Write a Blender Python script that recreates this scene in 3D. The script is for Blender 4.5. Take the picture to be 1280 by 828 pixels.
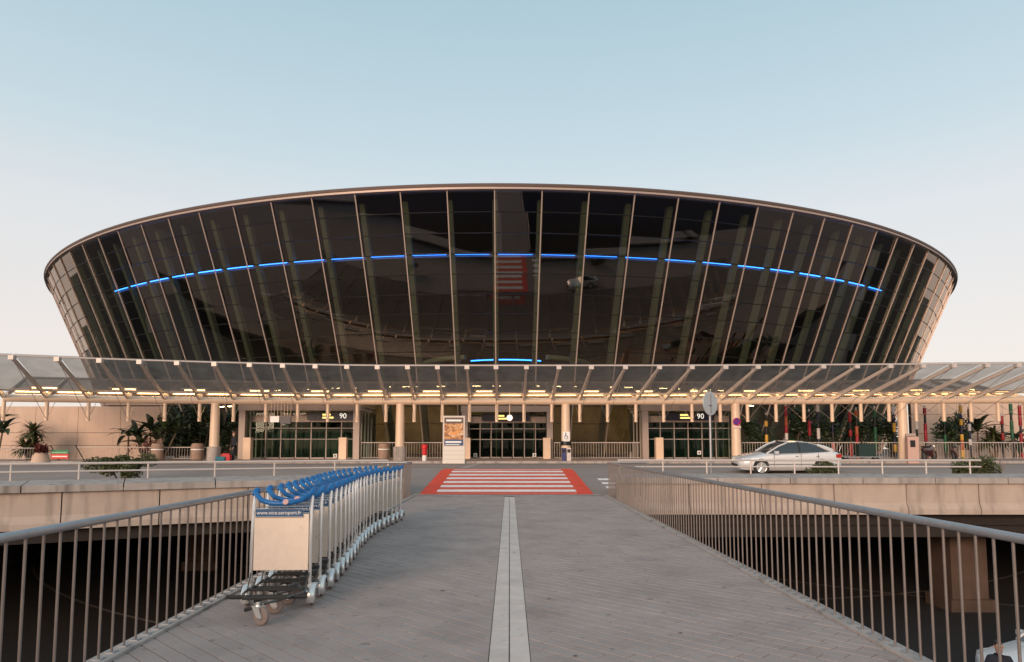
import bpy, bmesh, math, random
from mathutils import Vector, Matrix
random.seed(7)
R = math.radians
scene = bpy.context.scene
for o in list(bpy.data.objects): bpy.data.objects.remove(o)
COL = scene.collection

# ------------------------------------------------------------------ camera
F, PITCH, EYE = 870.0, R(4.7), 1.65
SH = 142 / F - math.tan(PITCH)
cam_d = bpy.data.cameras.new('camera'); cam = bpy.data.objects.new('camera', cam_d); COL.objects.link(cam)
cam.location = (0, 0, EYE); cam.rotation_euler = (R(90) + PITCH, 0, 0)
cam_d.sensor_width = 36; cam_d.lens = F / 1280 * 36
cam_d.shift_x = 3 / 1280; cam_d.shift_y = SH * F / 1280
cam_d.clip_start = 0.1; cam_d.clip_end = 3000
scene.camera = cam
scene.render.resolution_x, scene.render.resolution_y = 1024, 662

# ------------------------------------------------------------------ sky and sun (dusk, low soft sun behind the camera)
SUN_EL, SUN_AZ = R(13), R(203)          # azimuth measured clockwise from +Y
world = bpy.data.worlds.new('World'); scene.world = world; world.use_nodes = True
nt = world.node_tree; nt.nodes.clear()
wo = nt.nodes.new('ShaderNodeOutputWorld'); bg = nt.nodes.new('ShaderNodeBackground')
sky = nt.nodes.new('ShaderNodeTexSky'); sky.sky_type = 'NISHITA'; sky.sun_disc = False
sky.sun_elevation = SUN_EL; sky.sun_rotation = SUN_AZ
sky.air_density = 1.0; sky.dust_density = 1.0; sky.ozone_density = 1.0
# dusk colours: the Nishita sky blended with an even band of pink-white at the horizon rising to pale blue, the same all round
tc = nt.nodes.new('ShaderNodeTexCoord'); sx = nt.nodes.new('ShaderNodeSeparateXYZ'); nt.links.new(tc.outputs['Generated'], sx.inputs[0])
rp = nt.nodes.new('ShaderNodeValToRGB'); nt.links.new(sx.outputs[2], rp.inputs[0])
el = rp.color_ramp.elements
for i, (p, c) in enumerate(((0, (.97, .84, .77)), (.13, (.96, .875, .83)), (.29, (.84, .86, .87)), (.40, (.64, .78, .845)), (.56, (.475, .665, .745)), (1, (.38, .50, .58)))):
    e = el[i] if i < 2 else el.new(p)
    e.position = p; e.color = (*c, 1)
scl = nt.nodes.new('ShaderNodeVectorMath'); scl.operation = 'SCALE'; scl.inputs['Scale'].default_value = 1 / .12
nt.links.new(rp.outputs[0], scl.inputs[0])
mx = nt.nodes.new('ShaderNodeMix'); mx.data_type = 'RGBA'; mx.inputs[0].default_value = .85
nt.links.new(sky.outputs[0], mx.inputs[6]); nt.links.new(scl.outputs[0], mx.inputs[7])
nt.links.new(mx.outputs[2], bg.inputs[0]); bg.inputs[1].default_value = .12
nt.links.new(bg.outputs[0], wo.inputs[0])
sl = bpy.data.lights.new('sun', 'SUN'); sl.energy = 2.7; sl.angle = R(25); sl.color = (1, .70, .50)
so = bpy.data.objects.new('sun', sl); COL.objects.link(so)
so.rotation_euler = (R(90) - SUN_EL, 0, math.pi - SUN_AZ)
scene.view_settings.view_transform = 'Standard'; scene.view_settings.look = 'None'
scene.view_settings.gamma = 1; scene.view_settings.exposure = 0.0
scene.cycles.max_bounces = 8; scene.cycles.transparent_max_bounces = 16

# ------------------------------------------------------------------ pixel helpers (directions only; depth is given)
def ray(px, py):
    u = (px - 640) / F + 3 / F; v = (414 - py) / F + SH
    return Vector((u, math.cos(PITCH) - v * math.sin(PITCH), math.sin(PITCH) + v * math.cos(PITCH)))
def at(px, py, Y):
    d = ray(px, py); t = Y / d.y
    return Vector((d.x * t, Y, EYE + d.z * t))
def ax(px, Y, py=540): return at(px, py, Y).x
def az(py, Y): return at(640, py, Y).z

# ------------------------------------------------------------------ materials
MATS = {}
def mat(name, col, rough=.6, metal=0., var=.0, vscale=4., bump=0., bscale=60., emit=None, estr=0., rnd=0., coat=0., stain=0., spots=0.):
    if name in MATS: return MATS[name]
    m = bpy.data.materials.new(name); m.use_nodes = True; MATS[name] = m
    n = m.node_tree; b = n.nodes['Principled BSDF']
    b.inputs['Base Color'].default_value = (*col, 1); b.inputs['Roughness'].default_value = rough; b.inputs['Metallic'].default_value = metal
    if coat: b.inputs['Coat Weight'].default_value = coat; b.inputs['Coat Roughness'].default_value = .05
    if emit: b.inputs['Emission Color'].default_value = (*emit, 1); b.inputs['Emission Strength'].default_value = estr
    g = n.nodes.new('ShaderNodeNewGeometry') if (var or bump or stain or spots) else None
    cur = None
    if var:
        t = n.nodes.new('ShaderNodeTexNoise'); t.inputs['Scale'].default_value = vscale; t.inputs['Detail'].default_value = 6; t.inputs['Roughness'].default_value = .65
        n.links.new(g.outputs['Position'], t.inputs['Vector'])
        r = n.nodes.new('ShaderNodeMapRange'); r.inputs[1].default_value = .3; r.inputs[2].default_value = .7
        r.inputs[3].default_value = 1 - var; r.inputs[4].default_value = 1 + var
        n.links.new(t.outputs[0], r.inputs[0])
        h = n.nodes.new('ShaderNodeVectorMath'); h.operation = 'SCALE'; h.inputs[0].default_value = col
        n.links.new(r.outputs[0], h.inputs['Scale']); cur = h.outputs[0]
    if rnd:
        a = n.nodes.new('ShaderNodeAttribute'); a.attribute_name = 'rnd'
        r = n.nodes.new('ShaderNodeMapRange'); r.inputs[3].default_value = 1 - rnd; r.inputs[4].default_value = 1 + rnd
        n.links.new(a.outputs['Fac'], r.inputs[0])
        h = n.nodes.new('ShaderNodeVectorMath'); h.operation = 'SCALE'
        if cur: n.links.new(cur, h.inputs[0])
        else: h.inputs[0].default_value = col
        n.links.new(r.outputs[0], h.inputs['Scale']); cur = h.outputs[0]
    if stain:
        mp = n.nodes.new('ShaderNodeMapping'); mp.inputs['Scale'].default_value = (2.2, 2.2, .22); n.links.new(g.outputs['Position'], mp.inputs[0])
        t = n.nodes.new('ShaderNodeTexNoise'); t.inputs['Scale'].default_value = 1.6; t.inputs['Detail'].default_value = 5
        n.links.new(mp.outputs[0], t.inputs['Vector'])
        r = n.nodes.new('ShaderNodeMapRange'); r.inputs[1].default_value = .5; r.inputs[2].default_value = .72; r.inputs[3].default_value = 1; r.inputs[4].default_value = 1 - stain
        n.links.new(t.outputs[0], r.inputs[0])
        h = n.nodes.new('ShaderNodeVectorMath'); h.operation = 'SCALE'
        if cur: n.links.new(cur, h.inputs[0])
        else: h.inputs[0].default_value = col
        n.links.new(r.outputs[0], h.inputs['Scale']); cur = h.outputs[0]
    if spots:
        for sc_, lo_, hi_, am in ((7., .66, .70, spots), (1.1, .52, .75, spots * .6)):
            t = n.nodes.new('ShaderNodeTexNoise'); t.inputs['Scale'].default_value = sc_; t.inputs['Detail'].default_value = 3
            n.links.new(g.outputs['Position'], t.inputs['Vector'])
            r = n.nodes.new('ShaderNodeMapRange'); r.inputs[1].default_value = lo_; r.inputs[2].default_value = hi_; r.inputs[3].default_value = 1; r.inputs[4].default_value = 1 - am
            n.links.new(t.outputs[0], r.inputs[0]); h = n.nodes.new('ShaderNodeVectorMath'); h.operation = 'SCALE'
            n.links.new(cur, h.inputs[0]); n.links.new(r.outputs[0], h.inputs['Scale']); cur = h.outputs[0]
    if cur: n.links.new(cur, b.inputs['Base Color'])
    if bump:
        t = n.nodes.new('ShaderNodeTexNoise'); t.inputs['Scale'].default_value = bscale; t.inputs['Detail'].default_value = 4
        n.links.new(g.outputs['Position'], t.inputs['Vector'])
        u = n.nodes.new('ShaderNodeBump'); u.inputs['Strength'].default_value = bump; u.inputs['Distance'].default_value = .01
        n.links.new(t.outputs[0], u.inputs['Height']); n.links.new(u.outputs[0], b.inputs['Normal'])
    return m
def glass(name, tint, ior, rough=.01, refl=(1, 1, 1), milk=0., milkcol=(.7, .7, .7)):
    m = bpy.data.materials.new(name); m.use_nodes = True; MATS[name] = m
    n = m.node_tree; n.nodes.clear()
    out = n.nodes.new('ShaderNodeOutputMaterial'); tr = n.nodes.new('ShaderNodeBsdfTransparent'); gl = n.nodes.new('ShaderNodeBsdfGlossy')
    fr = n.nodes.new('ShaderNodeFresnel'); gm = n.nodes.new('ShaderNodeNewGeometry'); mr = n.nodes.new('ShaderNodeMapRange')
    mr.inputs[3].default_value = ior; mr.inputs[4].default_value = 1 / ior; n.links.new(gm.outputs['Backfacing'], mr.inputs[0]); n.links.new(mr.outputs[0], fr.inputs[0]); mx = n.nodes.new('ShaderNodeMixShader')
    tr.inputs[0].default_value = (*tint, 1); gl.inputs[0].default_value = (*refl, 1); gl.inputs['Roughness'].default_value = rough
    base = tr.outputs[0]
    if milk:
        tl = n.nodes.new('ShaderNodeBsdfTranslucent'); tl.inputs[0].default_value = (*milkcol, 1)
        df = n.nodes.new('ShaderNodeBsdfDiffuse'); df.inputs[0].default_value = (*milkcol, 1)
        m0 = n.nodes.new('ShaderNodeMixShader'); m0.inputs[0].default_value = .4
        n.links.new(tl.outputs[0], m0.inputs[1]); n.links.new(df.outputs[0], m0.inputs[2])
        g = n.nodes.new('ShaderNodeNewGeometry'); t = n.nodes.new('ShaderNodeTexNoise'); t.inputs['Scale'].default_value = 1.2; t.inputs['Detail'].default_value = 6
        n.links.new(g.outputs['Position'], t.inputs['Vector'])
        r = n.nodes.new('ShaderNodeMapRange'); r.inputs[1].default_value = .3; r.inputs[2].default_value = .7; r.inputs[3].default_value = milk * .75; r.inputs[4].default_value = milk * 1.25
        n.links.new(t.outputs[0], r.inputs[0])
        m1 = n.nodes.new('ShaderNodeMixShader'); n.links.new(r.outputs[0], m1.inputs[0])
        n.links.new(tr.outputs[0], m1.inputs[1]); n.links.new(m0.outputs[0], m1.inputs[2]); base = m1.outputs[0]
    n.links.new(fr.outputs[0], mx.inputs[0]); n.links.new(base, mx.inputs[1]); n.links.new(gl.outputs[0], mx.inputs[2])
    n.links.new(mx.outputs[0], out.inputs[0])
    return m
def lamp_mat(name, col, s):
    return mat(name, (.8, .8, .8), .5, emit=col, estr=s)

M_paver = mat('paver', (.372, .302, .279), .8, var=.12, vscale=.8, bump=.25, bscale=140, rnd=.05, spots=.34)
M_joint = mat('joint_sand', (.335, .28, .255), .95, var=.25, vscale=7)
M_strip = mat('pale_tile', (.64, .545, .50), .7, var=.1, vscale=3, rnd=.05, spots=.18)
M_conc = mat('concrete', (.49, .395, .335), .85, var=.1, vscale=1.3, bump=.25, bscale=40, stain=.34)
M_concd = mat('concrete_coping', (.40, .355, .33), .85, var=.14, vscale=1.7, bump=.3, bscale=40, stain=.5)
M_soffit = mat('soffit', (.028, .021, .018), .9, var=.2)  # near-black colour carries the darkness beneath the deck
M_pier = mat('shade_dark_concrete', (.10, .06, .043), .9, var=.2, vscale=1.5, stain=.3)  # concrete darkened in its colour to stand for the sun being blocked
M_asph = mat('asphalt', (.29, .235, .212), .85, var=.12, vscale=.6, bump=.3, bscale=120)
M_low = mat('lower_asphalt', (.017, .0115, .0095), .9, var=.2, vscale=.4, bump=.3, bscale=80)  # asphalt colour lowered so the undercroft reads as shaded
M_pave = mat('pavement', (.37, .295, .26), .85, var=.1, vscale=.8)
M_white = mat('white_paint', (.92, .85, .81), .6, var=.12, vscale=5, spots=.2)
M_red = mat('red_paint', (.80, .062, .028), .6, var=.12, vscale=5, spots=.3)
M_redw = mat('worn_red_paint', (.74, .115, .07), .7, var=.2, vscale=6)
M_line = mat('worn_line', (.42, .38, .36), .8, var=.2, vscale=5)
M_rail = mat('galvanised', (.40, .39, .40), .42, .75, var=.1, vscale=8)
M_bar = mat('bar_steel', (.21, .178, .165), .5, .35, var=.12, vscale=9)
M_wrail = mat('pale_rail', (.57, .505, .47), .45, .15)
M_can = mat('glow_cream_steel', (.76, .575, .43), .45, .05, var=.05)  # cream plus the strip lights' orange glow mixed into the colour
M_rib = mat('rib_steel', (.66, .57, .52), .4, .2)
M_cable = mat('cable', (.5, .45, .42), .35, .8)
M_mull = mat('mullion', (.50, .40, .35), .4, .3)
M_dark = mat('dark_metal', (.02, .02, .02), .4, .3)
M_rim = mat('roof_edge', (.14, .10, .088), .5, .2)
M_lip = mat('roof_lip', (.43, .34, .30), .45, .2)
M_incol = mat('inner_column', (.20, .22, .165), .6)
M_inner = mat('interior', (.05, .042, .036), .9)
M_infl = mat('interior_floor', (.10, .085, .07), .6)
M_port = mat('portal_steel', (.40, .33, .30), .5, .2)
M_chrome = mat('chrome', (.84, .82, .80), .28, .75)
M_chromed = mat('dull_chrome', (.55, .54, .54), .35, 1.0)
M_board = mat('cream_board', (.80, .655, .54), .55, var=.06, vscale=9, spots=.12)
M_blue = mat('blue_plastic', (.006, .125, .37), .4, var=.15, vscale=20)
M_bsign = mat('blue_sign', (.01, .075, .19), .45)
M_black = mat('black_rubber', (.018, .018, .018), .7)
M_tyre = mat('grey_tyre', (.25, .19, .17), .75)
M_lettering = mat('white_lettering', (.85, .85, .85), .5)
M_glass = glass('tower_glass', (.45, .47, .42), 2.05, .02, (.97, .84, .76))
M_clear = glass('clear_glass', (.60, .72, .65), 1.22, .02)
M_roofg = glass('canopy_glass', (.70, .67, .64), 1.3, .3, (.3, .3, .3), milk=.42, milkcol=(.42, .375, .34))
M_car = mat('silver_paint', (.80, .79, .79), .3, .3, coat=.7)
M_wcar = mat('white_car_paint', (.72, .72, .73), .35, .0, coat=.6)
M_cglass = mat('car_glass', (.03, .035, .04), .06, .0, coat=1)

# ------------------------------------------------------------------ mesh builder
class MB:
    def __init__(s): s.v = []; s.f = []; s.r = []; s.sm = False
    def poly(s, pts, rnd=None):
        b = len(s.v); s.v += [tuple(p) for p in pts]; s.f.append(tuple(range(b, b + len(pts)))); s.r.append(random.random() if rnd is None else rnd); return s
    def add(s, vs, fs):
        b = len(s.v); s.v += [tuple(p) for p in vs]; q = random.random()
        for f in fs: s.f.append(tuple(b + i for i in f)); s.r.append(q)
        return s
    def box(s, x0, x1, y0, y1, z0, z1, m=None):
        vs = [Vector((x, y, z)) for x in (x0, x1) for y in (y0, y1) for z in (z0, z1)]
        if m is not None: vs = [m @ v for v in vs]
        return s.add(vs, [(0, 1, 3, 2), (4, 6, 7, 5), (0, 4, 5, 1), (2, 3, 7, 6), (0, 2, 6, 4), (1, 5, 7, 3)])
    def bar(s, a, b, r, n=8, r2=None, caps=True):
        a, b = Vector(a), Vector(b); d = (b - a)
        if d.length < 1e-6: return s
        d.normalize(); u = d.orthogonal().normalized(); w = d.cross(u); r2 = r if r2 is None else r2
        vs = []
        for p, q in ((a, r), (b, r2)):
            for i in range(n):
                t = 2 * math.pi * i / n; vs.append(p + (u * math.cos(t) + w * math.sin(t)) * q)
        fs = [(i, (i + 1) % n, n + (i + 1) % n, n + i) for i in range(n)]
        if caps: fs += [tuple(range(n - 1, -1, -1)), tuple(range(n, 2 * n))]
        return s.add(vs, fs)
    def tube(s, pts, r, n=8):
        pts = [Vector(p) for p in pts]; k = len(pts); vs = []; fs = []
        rr = r if isinstance(r, (list, tuple)) else [r] * k
        pu = None
        for i, p in enumerate(pts):
            d = (pts[min(i + 1, k - 1)] - pts[max(i - 1, 0)]).normalized()
            if pu is None: u = d.orthogonal().normalized()
            else: u = (pu - d * pu.dot(d)).normalized()
            pu = u; w = d.cross(u)
            for j in range(n):
                t = 2 * math.pi * j / n; vs.append(p + (u * math.cos(t) + w * math.sin(t)) * rr[i])
        for i in range(k - 1):
            for j in range(n):
                fs.append((i * n + j, i * n + (j + 1) % n, (i + 1) * n + (j + 1) % n, (i + 1) * n + j))
        fs += [tuple(range(n - 1, -1, -1)), tuple(range((k - 1) * n, k * n))]
        return s.add(vs, fs)
    def lathe(s, prof, n=16, m=None, c=(0, 0, 0)):
        k = len(prof); c = Vector(c)
        vs = [Vector((r * math.cos(2 * math.pi * j / n), r * math.sin(2 * math.pi * j / n), z)) for r, z in prof for j in range(n)]
        vs = [(m @ v if m is not None else v) + c for v in vs]
        fs = [(i * n + j, i * n + (j + 1) % n, (i + 1) * n + (j + 1) % n, (i + 1) * n + j) for i in range(k - 1) for j in range(n)]
        fs += [tuple(range(n - 1, -1, -1)), tuple(range((k - 1) * n, k * n))]
        return s.add(vs, fs)
    def loft(s, rings, closed=True, caps=True):
        n = len(rings[0]); vs = [p for r in rings for p in r]; fs = []
        for i in range(len(rings) - 1):
            for j in range(n if closed else n - 1):
                fs.append((i * n + j, i * n + (j + 1) % n, (i + 1) * n + (j + 1) % n, (i + 1) * n + j))
        if caps: fs += [tuple(range(n - 1, -1, -1)), tuple(range((len(rings) - 1) * n, len(rings) * n))]
        return s.add(vs, fs)
    def prism(s, poly, d):           # polygon of 3-D points extruded by vector d
        n = len(poly); d = Vector(d); vs = [Vector(p) for p in poly]; vs += [p + d for p in vs]
        return s.add(vs, [tuple(range(n - 1, -1, -1)), tuple(range(n, 2 * n))] + [(i, (i + 1) % n, n + (i + 1) % n, n + i) for i in range(n)])
    def mesh(s, name, m, smooth=False, fix=True):
        me = bpy.data.meshes.new(name); me.from_pydata(s.v, [], s.f); me.validate()
        if fix:
            bm = bmesh.new(); bm.from_mesh(me); bmesh.ops.recalc_face_normals(bm, faces=bm.faces); bm.to_mesh(me); bm.free()
        if len(s.r) == len(me.polygons):
            a = me.attributes.new('rnd', 'FLOAT', 'FACE'); a.data.foreach_set('value', s.r)
        if smooth:
            me.polygons.foreach_set('use_smooth', [True] * len(me.polygons))
            try: me.set_sharp_from_angle(angle=R(38))
            except Exception: pass
        me.materials.append(m); me.update()
        return me
    def build(s, name, m, parent=None, smooth=False, **kw):
        return link(name, s.mesh(name, m, smooth), parent, **kw)
def link(name, me, parent=None, label=None, cat=None, group=None, kind=None, matrix=None):
    o = bpy.data.objects.new(name, me); COL.objects.link(o)
    if parent: o.parent = parent
    if matrix is not None: o.matrix_basis = matrix
    if label: o['label'] = label
    if cat: o['category'] = cat
    if group: o['group'] = group
    if kind: o['kind'] = kind
    return o
def thing(name, label, cat, loc=(0, 0, 0), rz=0, group=None):
    o = bpy.data.objects.new(name, None); COL.objects.link(o); o.location = loc; o.rotation_euler = (0, 0, rz)
    o['label'] = label; o['category'] = cat
    if group: o['group'] = group
    o.empty_display_size = .2
    return o
def dup(root, loc, rz, label):
    def rec(o, p):
        c = o.copy(); COL.objects.link(c); c.parent = p
        for ch in [q for q in KIDS.get(o, [])]: rec(ch, c)
        return c
    KIDS = {}
    for q in COL.objects:
        if q.parent: KIDS.setdefault(q.parent, []).append(q)
    c = rec(root, None); c.location = loc; c.rotation_euler = (0, 0, rz); c['label'] = label
    return c
def text_mesh(txt, size, m, name='lettering', align='CENTER', depth=.001):
    cu = bpy.data.curves.new('t', 'FONT'); cu.body = txt; cu.size = size; cu.align_x = align; cu.align_y = 'CENTER'; cu.extrude = depth
    o = bpy.data.objects.new('t', cu); COL.objects.link(o); dg = bpy.context.evaluated_depsgraph_get()
    me = bpy.data.meshes.new_from_object(o.evaluated_get(dg)); bpy.data.objects.remove(o); me.name = name; me.materials.clear(); me.materials.append(m)
    return me
UP = Matrix.Rotation(R(90), 4, 'X')      # text plane XY -> XZ, facing -Y
def T(x, y, z): return Matrix.Translation((x, y, z))

# ================================================================== SETTING
LV = .55                                  # kerbside road level
def road_z(Y): return max(0., min(1., (Y - 22.6) / 7.6)) * LV
# lower ground to the horizon
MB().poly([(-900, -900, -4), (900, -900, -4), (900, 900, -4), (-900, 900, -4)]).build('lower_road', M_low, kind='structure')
for (cx, cy, r, a0, a1) in ((6, 52, 34, 200, 330), (6, 52, 26.5, 200, 330), (30, 48, 26, 190, 290)):
    mb = MB(); n = 60
    for i in range(n):
        p = [(cx + (r + q) * math.cos(R(a0 + (a1 - a0) * (i + t) / n)), cy + (r + q) * math.sin(R(a0 + (a1 - a0) * (i + t) / n)), -3.995) for q, t in ((-.07, 0), (.07, 0), (.07, 1), (-.07, 1))]
        mb.poly(p)
    mb.build('lane_line', mat('faint_line', (.16, .13, .11), .9, var=.3), kind='structure')  # lane line colour darkened to a low contrast
# left edge path of the upper road (measured on the ground) and right edge
def left_path():
    pts = [(-3.35, 22.35), (-6, 21.45), (-9, 20.1), (-13, 18.0), (-18, 16.0), (-24, 14.4), (-32, 13.2), (-45, 12.6)]
    out = [Vector((*pts[0], 0))]; acc = 0
    for a, b in zip(pts, pts[1:]):
        a, b = Vector((*a, 0)), Vector((*b, 0))
        L = (b - a).length; k = max(1, round(L / .3))
        for i in range(1, k + 1): out.append(a.lerp(b, i / k))
    return out
LP = left_path()
# upper road slab
mb = MB()
edge = [(-160, 12.6)] + [(p.x, p.y) for p in reversed(LP)] + [(-3.3, 22.6), (3.3, 22.6), (60, 22.6), (160, 22.6)]
Ys = [30.2, 34, 62]
for (xa, ya), (xb, yb) in zip(edge, edge[1:]):
    ya2, yb2 = ya + .3, yb + .3
    if abs(xa) <= 3.31 and abs(xb) <= 3.31: ya2, yb2 = ya, yb
    mids = [(t) for t in (0, .33, .66)]
    cols = [[(xa, ya2), (xb, yb2)]]
    cols += [[(xa, max(ya2 + .01, 22.6)), (xb, max(yb2 + .01, 22.6))], [(xa, 30.2), (xb, 30.2)], [(xa, 62), (xb, 62)]]
    for c, d in zip(cols, cols[1:]):
        mb.poly([(*c[0], road_z(c[0][1])), (*c[1], road_z(c[1][1])), (*d[1], road_z(d[1][1])), (*d[0], road_z(d[0][1]))])
mb.build('road', M_asph, kind='structure')
# underside of the deck, cross beams, closing wall, piers
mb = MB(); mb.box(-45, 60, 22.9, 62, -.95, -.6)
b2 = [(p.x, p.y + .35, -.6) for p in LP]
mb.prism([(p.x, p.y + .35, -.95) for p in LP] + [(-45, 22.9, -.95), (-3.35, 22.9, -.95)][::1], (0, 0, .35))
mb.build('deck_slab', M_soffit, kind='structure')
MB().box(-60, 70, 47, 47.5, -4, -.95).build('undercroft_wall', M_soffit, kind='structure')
for i, x in enumerate((-34, -24, -14, 4, 15.7, 26, 37)):
    y = 24.2 if x > 0 else 32
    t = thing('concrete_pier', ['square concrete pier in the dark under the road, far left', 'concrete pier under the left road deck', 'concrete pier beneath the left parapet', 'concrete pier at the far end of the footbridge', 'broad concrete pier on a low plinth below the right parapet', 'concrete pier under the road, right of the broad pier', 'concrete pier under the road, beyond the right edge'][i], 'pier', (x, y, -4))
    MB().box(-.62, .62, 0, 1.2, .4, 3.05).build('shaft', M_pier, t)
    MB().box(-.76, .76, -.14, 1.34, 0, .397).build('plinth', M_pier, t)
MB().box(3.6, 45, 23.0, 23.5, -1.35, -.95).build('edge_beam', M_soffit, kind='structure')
# pavement in front of the terminal (kerb step)
mb = MB(); mb.box(-150, 150, 41.3, 61, LV - .1, LV + .12); mb.build('pavement', M_pave, kind='structure')
for i in range(46):
    x = -46 + i * 2.0
    link('kerb_stone', MB().box(.01, 1.99, 0, .18, 0, .13).mesh('kerb_stone', M_concd) if i == 0 else KS, matrix=T(x, 41.1, LV), parent=bpy.data.objects['pavement']) if i == 0 else link('kerb_stone', KS, bpy.data.objects['pavement'], matrix=T(x, 41.1, LV))
    if i == 0: KS = [o for o in COL.objects if o.name == 'kerb_stone'][0].data

# ---- parapet walls with fascia panels
PROF = [(0, .585), (0, .42), (.1, .42), (.1, -.25), (.0, -.42), (.0, -.58), (.4, -.58), (.4, .40), (1.55, .40), (1.55, .66)]   # (inward, z)
COPING = [(0, .585), (0, .40), (1.55, .45), (1.55, .66)]
FACE = [(.1, .394), (.1, -.22), (.015, -.42), (.015, -.58), (.42, -.58), (.42, .394)]
def run_panels(path, step, parent, gap=.03, off=0.):
    # cumulative length resample
    L = [0]
    for a, b in zip(path, path[1:]): L.append(L[-1] + (b - a).length)
    def pt(s):
        for i in range(len(path) - 1):
            if s <= L[i + 1] or i == len(path) - 2:
                return path[i].lerp(path[i + 1], (s - L[i]) / (L[i + 1] - L[i]))
    def nrm(s):
        d = (pt(min(s + .2, L[-1])) - pt(max(s - .2, 0))).normalized(); n = Vector((-d.y, d.x, 0))
        return n if n.y > 0 else -n
    s = 0
    while s < L[-1] - .3:
        e = min(s + step, L[-1])
        a, b = s + gap / 2, e - gap / 2
        for prof, m, nm, o in ((FACE, M_conc, 'panel', 0), (COPING, M_concd, 'coping_stone', .9)):
            a1, b1 = (a + o, b + o) if e < L[-1] - 1.5 else (a, b)
            if o: a1 = max(a1, 0); b1 = min(b1, L[-1])
            if o and s == 0: a1 = 0
            ra = [pt(a1) + nrm(a1) * q + Vector((0, 0, z)) for q, z in prof]; rb = [pt(b1) + nrm(b1) * q + Vector((0, 0, z)) for q, z in prof]
            MB().loft([ra, rb]).build(nm, m, parent)
        s = e
    # recessed backing core
    rings = []
    k = max(2, int(L[-1] / 1.2))
    for i in range(k + 1):
        q = L[-1] * i / k; rings.append([pt(q) + nrm(q) * u + Vector((0, 0, z)) for u, z in ((.25, .385), (.25, -.56), (.40, -.56), (.40, .385))])
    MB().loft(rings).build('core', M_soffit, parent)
    return pt, nrm, L[-1]
pr = thing('parapet_wall', 'straight concrete parapet with jointed fascia panels right of the footbridge', 'wall')
ptR, nR, LR = run_panels([Vector((3.45 + i * .5, 22.5, 0)) for i in range(70)], 2.33, pr)
pl = thing('parapet_wall', 'curving concrete parapet with jointed fascia panels left of the footbridge', 'wall')
ptL, nL, LL = run_panels(LP, 2.33, pl)
# ---- low double guard rails on the parapets
def guard(path, label, posts):
    g = thing('guard_rail', label, 'railing')
    for h, r in ((.46, .035), (.24, .026)):
        p = [q + Vector((0, 0, .655 + h)) for q in path]
        MB().tube(p, r, 8).build('rail', M_wrail, g, True)
    for q in posts: MB().bar(q + Vector((0, 0, .61)), q + Vector((0, 0, .655 + .45)), .028, 8).build('post', M_wrail, g)
    return g
yR = 23.95
xa, xb = ax(772, yR, 580), ax(1226, yR, 580)
n = 9
pp = [Vector((xa + (xb - xa) * i / n, yR, 0)) for i in range(n + 1)]
g = guard(pp, 'pale low double guard rail on the right parapet in front of the silver car', [Vector((xa + .05 + 1.5 * i, yR, 0)) for i in range(int((xb - xa) / 1.5) + 1)])
lp = []; s = .3
while s < 13.2: lp.append(ptL(s) + nL(s) * 1.45); s += .35
g = guard(lp, 'pale low double guard rail on the curving left parapet', [lp[i] for i in range(0, len(lp), 5)])

# ---- footbridge
BW = 3.2
fb = MB().box(-BW, BW, -14, 22.62, -.5, -.014).build('footbridge', M_joint, kind='structure')
for s in (-1, 1):
    for i in range(24):
        y = -4 + i * 1.11
        if y > 22: break
        xs = (s * BW - .0, s * (BW - .15)); MB().box(min(xs), max(xs), y + .004, min(y + 1.106, 22.6), -.0139, .022).build('edge_kerb', M_concd, fb)
def clip(poly, a, b, c):            # keep a*x+b*y<=c
    out = []
    for i in range(len(poly)):
        p, q = poly[i], poly[(i + 1) % len(poly)]
        dp, dq = a * p[0] + b * p[1] - c, a * q[0] + b * q[1] - c
        if dp <= 0: out.append(p)
        if (dp < 0 < dq) or (dq < 0 < dp):
            t = dp / (dp - dq); out.append((p[0] + (q[0] - p[0]) * t, p[1] + (q[1] - p[1]) * t))
    return out
def area(p): return abs(sum(p[i][0] * p[(i + 1) % len(p)][1] - p[(i + 1) % len(p)][0] * p[i][1] for i in range(len(p)))) / 2
W_, L_, q = .15, .30, math.sqrt(.5)
pav = []
for k in range(-140, 160):
    for j in range(-80, 90):
        a, b = k * W_, j * L_ + (k % 2) * L_ / 2       # b along u=(1,-1), a along v=(1,1)
        cx, cy = q * b + q * a, -q * b + q * a
        if not (-3.3 < cx < 3.3 and -2 < cy < 22.9): continue
        g_ = .004
        loc = [(b - L_ / 2 + g_, a - W_ / 2 + g_), (b + L_ / 2 - g_, a - W_ / 2 + g_), (b + L_ / 2 - g_, a + W_ / 2 - g_), (b - L_ / 2 + g_, a + W_ / 2 - g_)]
        P = [(q * u + q * v, -q * u + q * v) for u, v in loc]
        for side in (-1, 1):
            if side < 0: Q = clip(clip(P, 1, 0, -.165), -1, 0, BW - .156)
            else: Q = clip(clip(P, -1, 0, -.165), 1, 0, BW - .156)
            Q = clip(Q, 0, 1, 22.6) if Q else Q
            if len(Q) >= 3 and area(Q) > .002: pav.append((cy, Q))
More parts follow.
